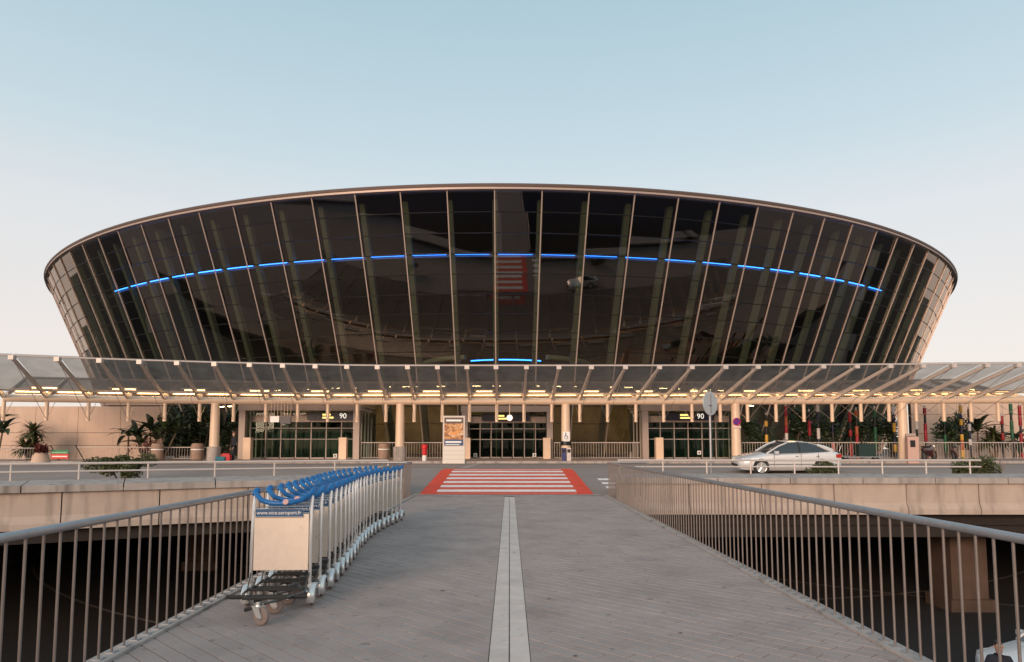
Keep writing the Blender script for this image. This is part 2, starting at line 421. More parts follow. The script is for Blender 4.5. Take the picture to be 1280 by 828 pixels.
def paver(mb, Q):
    n = len(Q); cx = sum(p[0] for p in Q) / n; cy = sum(p[1] for p in Q) / n
    z = random.uniform(-.0016, .0012); s = .965; tx, ty = random.uniform(-.004, .004), random.uniform(-.004, .004)
    zt = lambda p: z + (p[0] - cx) * tx + (p[1] - cy) * ty
    top = [(cx + (p[0] - cx) * s, cy + (p[1] - cy) * s, zt(p)) for p in Q]
    mid = [(p[0], p[1], zt(p) - .004) for p in Q]; bot = [(p[0], p[1], -.0135) for p in Q]
    b = len(mb.v); vs = top + mid + bot
    fs = [tuple(range(n))] + [(i, n + i, n + (i + 1) % n, (i + 1) % n) for i in range(n)] + [(n + i, 2 * n + i, 2 * n + (i + 1) % n, n + (i + 1) % n) for i in range(n)]
    mb.add(vs, fs)
pav.sort(key=lambda t: abs(t[0] - 4.95) if t[0] > 4.9 else 99 + abs(t[0]))
rest = MB()
for i, (cy, Q) in enumerate(pav):
    if i < 300:
        m_ = MB(); paver(m_, Q); m_.build('paver', M_paver, fb)
    else: paver(rest, Q)
rest.build('paver_field', M_paver, fb, kind='stuff')
y = -2.0; i = 0
while y < 22.3:
    for s in (-1, 1):
        x0, x1 = (-.158, -.008) if s < 0 else (.004, .158)
        dz = random.uniform(-.001, .001)
        MB().box(x0, x1, y + .003, y + .297, -.0137, .001 + dz).build('strip_tile', M_strip, fb)
    y += .30
# ---- footbridge railings
def railing(x, label):
    g = thing('railing', label, 'railing', (x, 0, 0))
    y0, y1 = -3.0, 22.3
    MB().tube([(0, y0 + (y1 - y0) * i / 12, 1.075) for i in range(13)], .031, 12).build('top_rail', M_rail, g, True)
    post = MB().bar((0, 0, .012), (0, 0, 1.05), .0098, 8).mesh('bar', M_bar)
    foot = MB().box(-.035, .035, -.035, .035, .022, .03).mesh('foot_plate', M_rail)
    n = int((y1 - y0) / .176)
    for i in range(n + 1):
        yy = y0 + i * .176
        link('bar', post, g, matrix=T(0, yy, 0)); 
        if 2.5 < yy < 12: link('foot_plate', foot, g, matrix=T(0, yy, 0))
    sg = 1 if x > 0 else -1
    # return at the far end along the parapet
    MB().tube([(sg * q_, y1, 1.075) for q_ in (0, .4, .8, 1.25)], .027, 10).build('return_rail', M_rail, g, True)
    for i in range(1, 8): link('bar', post, g, matrix=T(sg * i * .17, y1, 0))
    return g
railing(-3.13, 'long steel railing of thin vertical bars along the left side of the footbridge')
railing(3.13, 'long steel railing of thin vertical bars along the right side of the footbridge')

# ---- red and white crossing on the ramp
def onroad(x, y, h): return (x, y, road_z(y) + h)
def decal(name, m, pts_rows, h, parent=None, **kw):
    mb = MB()
    for a, b in zip(pts_rows, pts_rows[1:]):
        mb.poly([onroad(*a[0], h), onroad(*a[1], h), onroad(*b[1], h), onroad(*b[0], h)])
    return mb.build(name, m, parent, **kw)
def rows(x0, x1, y0, y1):
    ys = sorted(set([y0, y1] + [v for v in (22.6, 30.2) if y0 < v < y1])); return [((x0, y), (x1, y)) for y in ys]
ZX0, ZX1, ZY0, ZY1 = -2.95, 2.75, 22.95, 32.0
cr = decal('pedestrian_crossing', M_redw, rows(ZX0 + .46, ZX1 - .46, ZY0, ZY1), .004, kind='structure')
decal('red_border', M_red, rows(ZX0, ZX0 + .5, ZY0, ZY1), .008, cr); decal('red_border', M_red, rows(ZX1 - .5, ZX1, ZY0, ZY1), .008, cr)
decal('red_border', M_red, rows(ZX0 + .5, ZX1 - .5, 31.6, ZY1), .0079, cr)
for i in range(7):
    y0 = 23.55 + i * 1.16
    decal('white_stripe', M_white, rows(ZX0 + .5, ZX1 - .5, y0, y0 + .52), .0078, cr)
# pale arc in front of the crossing, side markings
mb = MB()
for i in range(24):
    f = lambda t: (ZX0 - .2 + (ZX1 - ZX0 + .4) * t, 22.95 - .32 * math.sin(math.pi * t))
    (xa_, ya_), (xb_, yb_) = f(i / 24), f((i + 1) / 24)
    if 9 < i < 12: continue
    mb.poly([onroad(xa_, ya_ - .1, .006), onroad(xb_, yb_ - .1, .006), onroad(xb_, yb_ + .03, .006), onroad(xa_, ya_ + .03, .006)])
mb.build('edge_marking', M_line, kind='structure')
for i in range(3): decal('road_marking', M_white, rows(3.4, 5.2, 24.4 + i * 1.15, 24.95 + i * 1.15), .004, kind='structure')
decal('road_marking', M_white, rows(-9, -3.3, 31.2, 31.35), .004, kind='structure')
decal('road_marking', M_white, rows(3.2, 40, 36.6, 36.75), .004, kind='structure')
decal('road_marking', M_white, rows(-40, -3.2, 36.6, 36.75), .004, kind='structure')
decal('road_marking', M_line, [((-2.35, 33), (-2.05, 33)), ((-1.9, 40.9), (-1.6, 40.9))], .004, kind='structure')

# ================================================================== TERMINAL BOWL
D, BX, RT, ZT, SLP = 100.0, -.9, 55.2, 18.5, .425
NB = 110; DA = 2 * math.pi / NB; A0 = -0.1 * R(1)
def rad(z): return RT - (ZT - z) * SLP
def cone(a, z, dr=0.): 
    r = rad(z) + dr
    return Vector((BX + r * math.sin(a), D - r * math.cos(a), z))
bowl = thing('terminal_building', 'huge dark glass bowl shaped terminal flaring outward to a thin roof edge', 'building', (0, 0, 0))
HALF = 25
ZK = [18.42 - 1.27 * k for k in range(14)] + [LV + .1]
cells = []
for c in range(-HALF, HALF):
    for k in range(14):
        a0, a1 = A0 + c * DA, A0 + (c + 1) * DA
        zt, zb = ZK[k], ZK[k + 1]
        vis = (abs(c + .5) * DA < R(57)) and zb > 4.4
        score = (1 if vis else 0) * (rad(zt) * math.cos((c + .5) * DA))
        cells.append((-score, c, k))
cells.sort()
stuffp = MB()
def pane(mb, c, k):
    a0, a1 = A0 + c * DA + .0009, A0 + (c + 1) * DA - .0009
    zt, zb = ZK[k] - .03, ZK[k + 1] + .03
    P = [cone(a0, zb), cone(a1, zb), cone(a1, zt), cone(a0, zt)]
    ctr = sum(P, Vector()) / 4; n = (P[1] - P[0]).cross(P[3] - P[0]).normalized()
    tx, ty = random.gauss(0, .0095), random.gauss(0, .0095); ux = (P[1] - P[0]).normalized(); uz = n.cross(ux)
    mb.poly([p + n * ((p - ctr).dot(ux) * tx + (p - ctr).dot(uz) * ty) for p in P])
for i, (s_, c, k) in enumerate(cells):
    if i < 300:
        m_ = MB(); pane(m_, c, k); link('pane', m_.mesh('pane', M_glass, fix=False), bowl)
    else: pane(stuffp, c, k)
link('outer_panes', stuffp.mesh('outer_panes', M_glass, fix=False), bowl, kind='stuff')
for c in range(-HALF, HALF + 1):
    a = A0 + c * DA
    t_ = Vector((math.cos(a), math.sin(a), 0)) * .036
    z0, z1 = LV + .12, 18.4
    ra = [cone(a, z0, .02) - t_, cone(a, z0, .02) + t_, cone(a, z0, .10) + t_, cone(a, z0, .10) - t_]
    rb = [cone(a, z1, .02) - t_, cone(a, z1, .02) + t_, cone(a, z1, .10) + t_, cone(a, z1, .10) - t_]
    MB().loft([ra, rb]).build('mullion', M_mull, bowl)
    t_ = t_ * 5.2
    ra = [cone(a, z0, -1.5) - t_, cone(a, z0, -1.5) + t_, cone(a, z0, -1.05) + t_, cone(a, z0, -1.05) - t_]
    rb = [cone(a, 18.2, -1.5) - t_, cone(a, 18.2, -1.5) + t_, cone(a, 18.2, -1.05) + t_, cone(a, 18.2, -1.05) - t_]
    MB().loft([ra, rb]).build('inner_column', M_incol, bowl)
for k in range(1, 14):
    rings = []
    for c in range(-HALF, HALF + 1):
        a = A0 + c * DA; z = ZK[k]
        rings.append([cone(a, z - .022, -.06), cone(a, z + .022, -.06), cone(a, z + .022, .035), cone(a, z - .022, .035)])
    MB().loft(rings).build('transom', M_dark, bowl)
# roof and rim
NR = 220
def ring(prof, m, name, parent, a0=0., a1=2 * math.pi, n=NR, smooth=True):
    rings = []
    full = abs(a1 - a0 - 2 * math.pi) < 1e-6
    for i in range(n + 1):
        a = a0 + (a1 - a0) * i / n
        rings.append([Vector((BX + r * math.sin(a), D - r * math.cos(a), z)) for r, z in prof])
    return MB().loft(rings, caps=not full).build(name, m, parent, smooth)
rf = ring([(RT - .5, ZT + .32), (RT + .26, ZT + .30), (RT + .34, ZT + .20), (RT + .30, ZT + .08), (RT - .5, ZT + .08)], M_rim, 'roof', bowl)
ring([(RT + .24, ZT + .075), (RT + .24, ZT - .07), (RT - .4, ZT - .07), (RT - .4, ZT + .075)], M_lip, 'roof_lip', rf)
mb = MB(); mb.lathe([(RT - .45, ZT + .1), (RT - .45, ZT + .3), (30, ZT + 1.0), (.1, ZT + 1.3)], 110, None, (BX, D, 0)); mb.build('roof_deck', M_rim, rf)
# interior: floor, core, slabs
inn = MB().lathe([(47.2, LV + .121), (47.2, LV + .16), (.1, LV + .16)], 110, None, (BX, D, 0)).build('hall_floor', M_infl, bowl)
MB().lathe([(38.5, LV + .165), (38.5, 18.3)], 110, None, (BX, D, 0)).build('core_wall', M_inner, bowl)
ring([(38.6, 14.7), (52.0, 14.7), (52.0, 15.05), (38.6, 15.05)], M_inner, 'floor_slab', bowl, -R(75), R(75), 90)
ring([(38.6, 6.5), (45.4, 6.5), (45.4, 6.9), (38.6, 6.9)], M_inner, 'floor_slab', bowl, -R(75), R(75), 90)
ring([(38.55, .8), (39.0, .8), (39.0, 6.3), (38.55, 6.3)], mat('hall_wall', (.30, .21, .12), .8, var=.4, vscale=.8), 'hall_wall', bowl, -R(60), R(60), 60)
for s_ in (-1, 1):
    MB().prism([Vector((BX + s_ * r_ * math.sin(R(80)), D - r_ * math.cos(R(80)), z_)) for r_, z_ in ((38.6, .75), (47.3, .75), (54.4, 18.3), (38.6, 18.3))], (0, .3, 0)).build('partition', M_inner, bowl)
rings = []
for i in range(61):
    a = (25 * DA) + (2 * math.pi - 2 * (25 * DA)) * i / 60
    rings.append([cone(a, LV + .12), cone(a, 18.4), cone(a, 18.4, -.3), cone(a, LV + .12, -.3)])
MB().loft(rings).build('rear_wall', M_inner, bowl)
# blue light line along the slab edge, one tube per bay
M_led = lamp_mat('blue_led', (.014, .20, 1.0), 13.0)
M_led2 = lamp_mat('blue_led_soft', (.01, .12, .9), 2.2)
r_led = 52.55
for c in range(-12, 12):
    a0, a1 = A0 + c * DA, A0 + (c + 1) * DA
    for f0, f1 in ((.06, .86),):
        rr = []
        for i in range(5):
            a = a0 + (a1 - a0) * (f0 + (f1 - f0) * i / 4)
            rr.append(Vector((BX + r_led * math.sin(a), D - r_led * math.cos(a), 14.86)))
        MB().tube(rr, .04, 6).build('light_tube', M_led, bowl)
ring([(52.01, 14.72), (52.35, 14.72), (52.35, 15.0), (52.01, 15.0)], mat('slab_edge', (.10, .13, .2), .4), 'slab_edge', bowl, -R(40), R(40), 60)
mb = MB(); mb.tube([(BX + .6 + 5.2 * math.sin(R(a)), 60.5 - 5.2 * math.cos(R(a)), 8.42) for a in range(-33, 34, 6)], .05, 8); mb.build('light_tube', M_led, bowl)
M_pale = mat('pale_green_steel', (.5, .55, .42), .5)
for s in (-1, 1):
    pts = [(BX + .6 + 7.6 * math.sin(R(a)), 63.2 - 7.6 * math.cos(R(a)), 8.75) for a in range(26 * s, 75 * s, 6 * s)]
    MB().tube(pts, .22, 8).build('arch_rib', M_pale, bowl)
# hall lamps under the mezzanine
M_hall = lamp_mat('hall_lamp', (1.0, .76, .42), 45.0)
hl = MB().box(-.35, .35, -.06, .06, 0, .05).mesh('hall_lamp', M_hall)
for r_, zz in ((45.2, 5.0), (43.0, 6.42)):
    for i in range(-16, 17):
        if random.random() < .25: continue
        a = R(2.1) * i + random.uniform(-.006, .006)
        link('hall_lamp', hl, bowl, matrix=T(BX + r_ * math.sin(a), D - r_ * math.cos(a), zz) @ Matrix.Rotation(a, 4, 'Z'))
MB().box(-30, 30, 0, .3, 0, .15, T(BX, D - 44.6, 5.06)).build('lamp_beam', M_dark, bowl)

# ================================================================== CANOPY
TOPX = [15, 72, 125, 175, 222, 268.5, 312.6, 354, 394.6, 434, 472, 509.7, 547, 583.8, 620, 658, 698.5, 739, 781.5, 824, 864.6, 906.5, 947, 988.7, 1028.5, 1070.5, 1112, 1153, 1191.5, 1233, 1272]
LOWX = [59, 111, 161, 206.5, 250, 292.4, 332.6, 372.4, 410, 446.7, 482.6, 518, 553, 587, 621, 655, 689.6, 724.6, 759.3, 794.6, 829.3, 864.6, 900, 934, 969.6, 1004.4, 1039.5, 1075.5, 1110.5, 1144.5, 1179]
TOPX = [-46, *TOPX, 1312, 1352, 1392]; LOWX = [5, *LOWX, 1213, 1247, 1281]
def sm(t): t = max(0, min(1, t)); return t * t * (3 - 2 * t)
def beamY(px): return 43 - 3.2 * max(0, (430 - px) / 430) ** 1.5 - 1.6 * max(0, (px - 800) / 480) ** 1.5
def tipY(px): return 38.6 - 4.6 * max(0, (470 - px) / 470) ** 1.3 - 1.1 * max(0, (px - 800) / 480) ** 1.5
BZ, TZ = 4.32, 5.93
canopy = thing('entrance_canopy', 'long butterfly glass canopy on cream steel columns across the terminal front', 'canopy')
low, tip, rear = [], [], []
for tx, lx in zip(TOPX, LOWX):
    Yb, Yt = beamY(lx), tipY(tx)
    l = Vector((ax(lx, Yb, 502), Yb, BZ)); t = Vector((ax(tx, Yt, 458), Yt, TZ))
    d = (l - t); d.z = 0; d = d.normalized() * 4.2
    low.append(l); tip.append(t); rear.append(Vector((l.x + d.x, l.y + d.y, 5.75)))
for l, t, r in zip(low, tip, rear):
    t2 = l + Vector((0, 0, .12))
    d = (t - t2).normalized(); w = d.cross(Vector((0, 0, 1))).normalized(); u = w.cross(d)
    rb = MB()
    ra = [t2 - w * .07 - u * .16, t2 + w * .07 - u * .16, t2 + w * .07 + u * .1, t2 - w * .07 + u * .1]
    rb_ = [t - w * .06 - u * .08, t + w * .06 - u * .08, t + w * .06 + u * .06, t - w * .06 + u * .06]
    o = rb.loft([ra, rb_]).build('rib', M_rib, canopy)
    MB().box(-.13, .13, -.14, .1, -.10, .12, T(*t)).build('tip_bracket', M_wrail, o)
    rr_ = MB(); d = (r - t2).normalized(); w = d.cross(Vector((0, 0, 1))).normalized(); u = w.cross(d)
    rr_.loft([[t2 - w * .07 - u * .16, t2 + w * .07 - u * .16, t2 + w * .07 + u * .1, t2 - w * .07 + u * .1], [r - w * .06 - u * .08, r + w * .06 - u * .08, r + w * .06 + u * .06, r - w * .06 + u * .06]]).build('rear_rib', M_rib, canopy)
    MB().bar(l - Vector((0, 0, 1.28)), l - Vector((0, 0, .15)), .105, 10).build('strut', M_can, canopy, True)
    b = l - Vector((0, 0, 1.2))
    MB().bar(b, t - d * 0, .014, 5).build('tie_rod', M_cable, canopy)
    MB().bar(b, r, .014, 5).build('tie_rod', M_cable, canopy)
up = Vector((0, 0, .20))
for i in range(len(low) - 1):
    for a, b, nm, lo in ((tip, low, 'glass_panel', .1), (rear, low, 'rear_glass_panel', .1)):
        P = [a[i], a[i + 1], b[i + 1].lerp(a[i + 1], lo), b[i].lerp(a[i], lo)]
        e = (P[1] - P[0]).normalized() * .02
        P = [P[0] + e, P[1] - e, P[2] - e, P[3] + e]
        MB().poly([p + up for p in P]).build(nm, M_roofg, canopy)
    # purlins per bay
    for f in (.18, .5):
        p, q2 = low[i].lerp(tip[i], f) + Vector((0, 0, .09)), low[i + 1].lerp(tip[i + 1], f) + Vector((0, 0, .09))
        if f == .18: MB().bar(p, q2, .05, 6).build('purlin', M_can, canopy)
    MB().bar(tip[i] + Vector((0, 0, .12)), tip[i + 1] + Vector((0, 0, .12)), .045, 6).build('edge_tube', M_wrail, canopy)
    MB().bar(rear[i] + Vector((0, 0, .1)), rear[i + 1] + Vector((0, 0, .1)), .05, 6).build('rear_edge_tube', M_can, canopy)
MB().tube(low, .215, 16).build('beam', M_can, canopy, True)
g2 = [p + Vector((0, .9, .42)) for p in low]
MB().tube(g2, .11, 8).build('gutter', M_can, canopy, True)
M_tubeL = lamp_mat('strip_light', (1.0, .62, .25), 15.0)
for i in range(len(low) - 1):
    for dy, dz, f0, f1, rr in ((.42, .46, .14, .88, .055), (1.55, .72, .2, .8, .04)):
        a = low[i].lerp(low[i + 1], f0) + Vector((0, dy, dz)); b = low[i].lerp(low[i + 1], f1) + Vector((0, dy, dz))
        if dy > 1 and i % 2: continue
        q_ = MB().bar(a, b, rr, 8).build('strip_light', M_tubeL, canopy)
        ex_ = (b - a).normalized() * .16; ce = [a - ex_ + Vector((0, 0, rr + .004)), b + ex_ + Vector((0, 0, rr + .004))]; w_ = Vector((0, .14, 0)); h_ = Vector((0, 0, .07)); bk_ = Vector((0, .115, -.17))
        MB().loft([[p_ - w_, p_ + w_, p_ + w_ + h_, p_ - w_ + h_] for p_ in ce]).build('lamp_housing', M_port, q_)
        MB().loft([[p_ + bk_, p_ + bk_ + Vector((0, .02, 0)), p_ + w_ - Vector((0, .004, .001)), p_ + Vector((0, .115, -.001))] for p_ in ce]).build('added_flap', M_port, q_)  # rear flap added to keep the tubes out of the bowl's reflections
def on_beam(px):
    for a, b, la, lb in zip(LOWX, LOWX[1:], low, low[1:]):
        if a <= px <= b: return la.lerp(lb, (px - a) / (b - a))
cols = {}
for px in (-40, 269.5, 500.5, 707, 919, 1127, 1335):
    p = on_beam(px) if 5 <= px <= 1281 else (low[0] - Vector((2, 0, 0)) if px < 0 else low[-1] + Vector((2.4, 0, 0)))
    cols[px] = p
    c = MB().lathe([(.30, LV + .12), (.28, 2.0), (.25, BZ - .16)], 20, None, (p.x, p.y, 0)).build('column', M_can, canopy, True)
    if px < 700: MB().lathe([(.40, LV + .1), (.40, LV + .95), (.32, LV + .98)], 20, None, (p.x, p.y, 0)).build('column_base', M_concd, c, True)

# ================================================================== CAR PARK BEHIND THE VIEWER (seen in the glass, shades the low sun)
cp = thing('car_park', 'low concrete car park deck at the rear end of the footbridge', 'building', (0, -26, -4))
for z0, z1 in ((2.9, 4.3), (6.6, 7.8)):
    for i in range(-14, 14):
        if z0 < 4 and -1 <= i < 1: continue
        MB().box(i * 5 + .02, i * 5 + 4.98, -.3, 0, z0, z1).build('panel', M_conc, cp)
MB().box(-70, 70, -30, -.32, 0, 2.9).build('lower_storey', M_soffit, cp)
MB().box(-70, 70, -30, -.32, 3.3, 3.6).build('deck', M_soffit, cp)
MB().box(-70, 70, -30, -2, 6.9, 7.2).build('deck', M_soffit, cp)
for i in range(-14, 15): MB().box(i * 5 - .25, i * 5 + .25, -1.2, -.7, 3.6, 6.9).build('column', M_conc, cp)

# ================================================================== ENTRANCE PORTALS
PZ = LV + .12
M_signb = mat('sign_blue_black', (.006, .008, .03), .4)
M_yel = lamp_mat('sign_yellow', (1, .72, .12), 1.6)
M_wlit = lamp_mat('sign_white', (1, .95, .8), .9)
M_screen = mat('green_screen', (.018, .035, .026), .25); M_inpost = mat('green_post', (.10, .14, .11), .5)
def portal(px0, px1, Y, depth, label, sign_px, code, ztop=3.95, doors=6, blocks=()):
    x0, x1 = ax(px0, Y), ax(px1, Y); w = x1 - x0
    t = thing('entrance_portal', label, 'entrance', (x0, Y, PZ))
    H = ztop - PZ
    for xx in (0, w - .42):
        MB().box(xx, xx + .42, 0, .45, 0, H).build('post', M_port, t)
        MB().box(xx + .1, xx + .3, depth - .2, depth, 0, H).build('rear_post', M_port, t)
    MB().box(-.05, w + .05, -.03, .48, H + .002, H + .42).build('lintel', M_port, t)
    for xx in (.1, w - .35): MB().box(xx, xx + .22, .482, depth, H + .05, H + .3).build('side_beam', M_port, t)
    MB().box(0, w, .484, depth, H + .31, H + .36).build('roof_panel', M_port, t)
    # inner front: transom, door leaves, hand bars
    MB().box(.43, w - .43, .9, 1.15, H - .75, H - .3).build('door_header', M_port, t)
    n = doors; dw = (w - .86) / n
    for i in range(n):
        d = MB().box(.43 + i * dw + .07, .43 + (i + 1) * dw - .07, 1.0, 1.02, .1, H - .76).build('door_leaf', M_clear, t)
        MB().box(.43 + i * dw + .005, .43 + i * dw + .068, .97, 1.05, 0, H - .752).build('door_stile', M_port, d)
        MB().box(.43 + i * dw + .07, .43 + (i + 1) * dw - .07, .98, 1.04, .0, .098).build('door_rail', M_port, d)
    for zz in (1.35, 2.1): MB().bar((.43, .8, zz), (w - .43, .8, zz), .03, 6).build('hand_bar', M_wrail, t)
    MB().poly([(.43, 1.01, H - .3), (w - .43, 1.01, H - .3), (w - .43, 1.01, H), (.43, 1.01, H)]).build('fanlight', M_clear, t)
    # side glazing
    for xx in (.2, w - .2):
        k = max(2, int((depth - .9) / 1.1))
        for i in range(k):
            ya, yb = .5 + (depth - .75) * i / k, .5 + (depth - .75) * (i + 1) / k
            MB().poly([(xx, ya + .05, .05), (xx, yb - .05, .05), (xx, yb - .05, H), (xx, ya + .05, H)]).build('side_pane', M_clear, t)
            MB().box(xx - .05, xx + .05, ya - .045, ya + .045, 0, H).build('side_mullion', M_port, t)
    MB().box(.3, w - .3, depth - .45, depth - .4, .02, H).build('added_screen', M_screen, t)  # opaque panel added to hide bright reflections behind the doors
    MB().box(.44, w - .44, .5, depth - .46, .002, .012).build('added_dark_sheet', M_dark, t)  # dark sheet added over the paving to dull its reflection
    for i in range(1, n): MB().box(.43 + i * dw - .09, .43 + i * dw + .09, depth - .56, depth - .455, .015, H).build('inner_post', M_inpost, t)
    # overhead sign
    sx_ = ax(sign_px, Y) - x0
    sg = MB().box(sx_ - 1.7, sx_ + 1.7, .55, .7, H - .62, H - .08).build('overhead_sign', M_signb, t)
    for j, (l_, zz) in enumerate(((.55, H - .26), (.75, H - .46))): MB().box(sx_ - .65, sx_ - .65 + l_, .545, .549, zz - .055, zz + .055).build('sign_line', M_yel, sg)
    if code: link('lettering', text_mesh(code, .5, M_wlit), sg, matrix=T(sx_ + .75, .54, H - .36) @ UP)
    for px in blocks:
        bx = ax(px, Y) - x0
        b = MB().box(bx - .25, bx + .25, -.6, -.1, 0, 1.45).build('concrete_block', M_can, t)
    return t
p1 = portal(298, 449, 47.0, 6.5, 'glazed steel entrance portal left of the trolleys, hung with a sign', 412, '90', doors=7, blocks=(313, 431))
p2 = portal(577, 691, 49.0, 5.5, 'central glazed entrance portal facing the red crossing', 632, None, doors=7, blocks=(584, 683))
p3 = portal(803, 925, 47.5, 6.0, 'glazed steel entrance portal behind the round sign post', 865, '90', doors=6, blocks=(822,))
# small pictogram squares on the doors
for par, pxs, Y, py in ((p1, (419,), 47, 570), (p2, (594, 668), 49, 569), (p3, (874,), 47.5, 566)):
    for px in pxs:
        c = at(px, py, Y + .78); l0 = par.location
        s_ = MB().box(c.x - l0.x - .13, c.x - l0.x + .13, .77, .79, c.z - l0.z - .13, c.z - l0.z + .13).build('door_sticker', M_lettering, par)
        MB().box(c.x - l0.x - .05, c.x - l0.x + .05, .764, .769, c.z - l0.z - .06, c.z - l0.z + .05).build('pictogram', M_dark, s_)
# hanging clock in front of the central door
cl = on_beam(637)
ck = thing('hanging_clock', 'round white clock hanging from the canopy over the central entrance', 'clock', (cl.x, cl.y, 0))
zc = az(522.5, cl.y)
MB().bar((0, 0, zc + .2), (0, 0, BZ - .2), .025, 8).build('rod', M_can, ck)
MB().lathe([(.2, -.06), (.2, .06)], 20, Matrix.Rotation(R(90), 4, 'X'), (0, 0, zc)).build('case', M_wrail, ck, True)
d_ = MB().lathe([(.17, 0), (.17, .004)], 20, Matrix.Rotation(R(90), 4, 'X'), (0, -.066, zc)).build('dial', M_wlit, ck)
MB().box(-.012, .012, -.078, -.074, zc, zc + .12).build('hand', M_dark, d_); MB().box(0, .09, -.082, -.079, zc - .012, zc + .012).build('hand', M_dark, d_)
# hanging rods with lamps near the left portal
hb = thing('hanging_sign', 'cluster of thin rods carrying small pale and blue sign boxes below the left canopy', 'sign', (ax(352, 42.6), 42.4, 0))
for i in range(7): MB().bar((-.6 + .2 * i, 0, az(524, 42.4)), (-.6 + .2 * i, 0, BZ + .1), .014, 5).build('rod', M_can, hb)
MB().box(-.62, -.08, -.1, .1, az(528, 42.4), az(520.5, 42.4)).build('pale_box', M_lettering, hb); MB().box(.0, .62, -.1, .1, az(530, 42.4), az(521, 42.4)).build('blue_box', M_signb, hb)

# ================================================================== BARRIER FENCES
def fence(px0, px1, Y, label, step=.17, py_top=553.5):
    x0, x1 = ax(px0, Y), ax(px1, Y); h = az(py_top, Y) - PZ
    t = thing('barrier_fence', label, 'fence', (x0, Y, PZ)); w = x1 - x0
    MB().bar((0, 0, h), (w, 0, h), .03, 8).build('top_rail', M_wrail, t); MB().bar((0, 0, .12), (w, 0, .12), .02, 6).build('bottom_rail', M_wrail, t)
    me = MB().bar((0, 0, .1), (0, 0, h), .010, 6).mesh('bar', M_wrail)
    for i in range(int(w / step) + 1): link('bar', me, t, matrix=T(i * step, 0, 0))
    return t
fence(505, 553, 45.5, 'pale bar fence between the red post and the second column')
fence(452, 499, 45.6, 'pale bar fence right of the left entrance portal')
fence(693, 800, 45.5, 'pale bar fence between the central and right entrances')
fence(927, 1075, 45.0, 'pale bar fence behind the silver car')
fence(1078, 1285, 44.6, 'pale bar fence in front of the coloured poles at right')
fence(96, 262, 43.6, 'pale bar fence in front of the plants at left', py_top=559.5)
fence(-12, 62, 43.4, 'pale bar fence at the far left by the spiky plant', py_top=560.5)
for px in (66, 97):
    Y = 43.3; x = ax(px, Y)
    MB().bar((x + .5, Y, PZ), (x - .1, Y, PZ + .95), .03, 6).build('leaning_strut', M_dark, label='dark leaning strut beside the green and red board' if px < 80 else 'dark leaning strut at the left end of the plant fence', cat='strut')

# ================================================================== WALLS
def panel_wall(px0, px1, Y, ztop, label, zs, pw, m=M_conc):
    x0, x1 = ax(px0, Y), ax(px1, Y)
    t = thing('concrete_wall', label, 'wall', (x0, Y, LV)); n = max(1, round((x1 - x0) / pw)); w = (x1 - x0) / n
    MB().box(.01, x1 - x0 - .01, .06, .4, 0, ztop - LV - .02).build('core', M_soffit, t)
    zz = [0] + zs + [ztop - LV]
    for i in range(n):
        for a, b in zip(zz, zz[1:]): MB().box(i * w + .012, (i + 1) * w - .012, 0, .055, a + .012, b - .012).build('panel', m, t)
    return t
M_wall = mat('peach_concrete', (.60, .44, .345), .85, var=.07, vscale=.7, bump=.15, bscale=30, stain=.1)
panel_wall(-700, 203, 47.2, az(508, 47.2), 'tall peach concrete panel wall at the left behind the plants', [1.05, 1.9], 2.9, M_wall)
panel_wall(1140, 2000, 51, 5.2, 'peach concrete panel wall at the right behind palms and poles', [1.9, 3.3], 3.4, M_wall)
sh = thing('grey_shed', 'low grey roof showing above the left wall', 'building', (ax(134, 60), 60, LV))
MB().box(0, 6, 0, 5, 0, az(507, 60) - LV).build('wall', M_soffit, sh); MB().box(-.2, 6.2, -.2, 5.2, az(507, 60) - LV + .002, az(504, 60) - LV).build('roof', M_rim, sh)

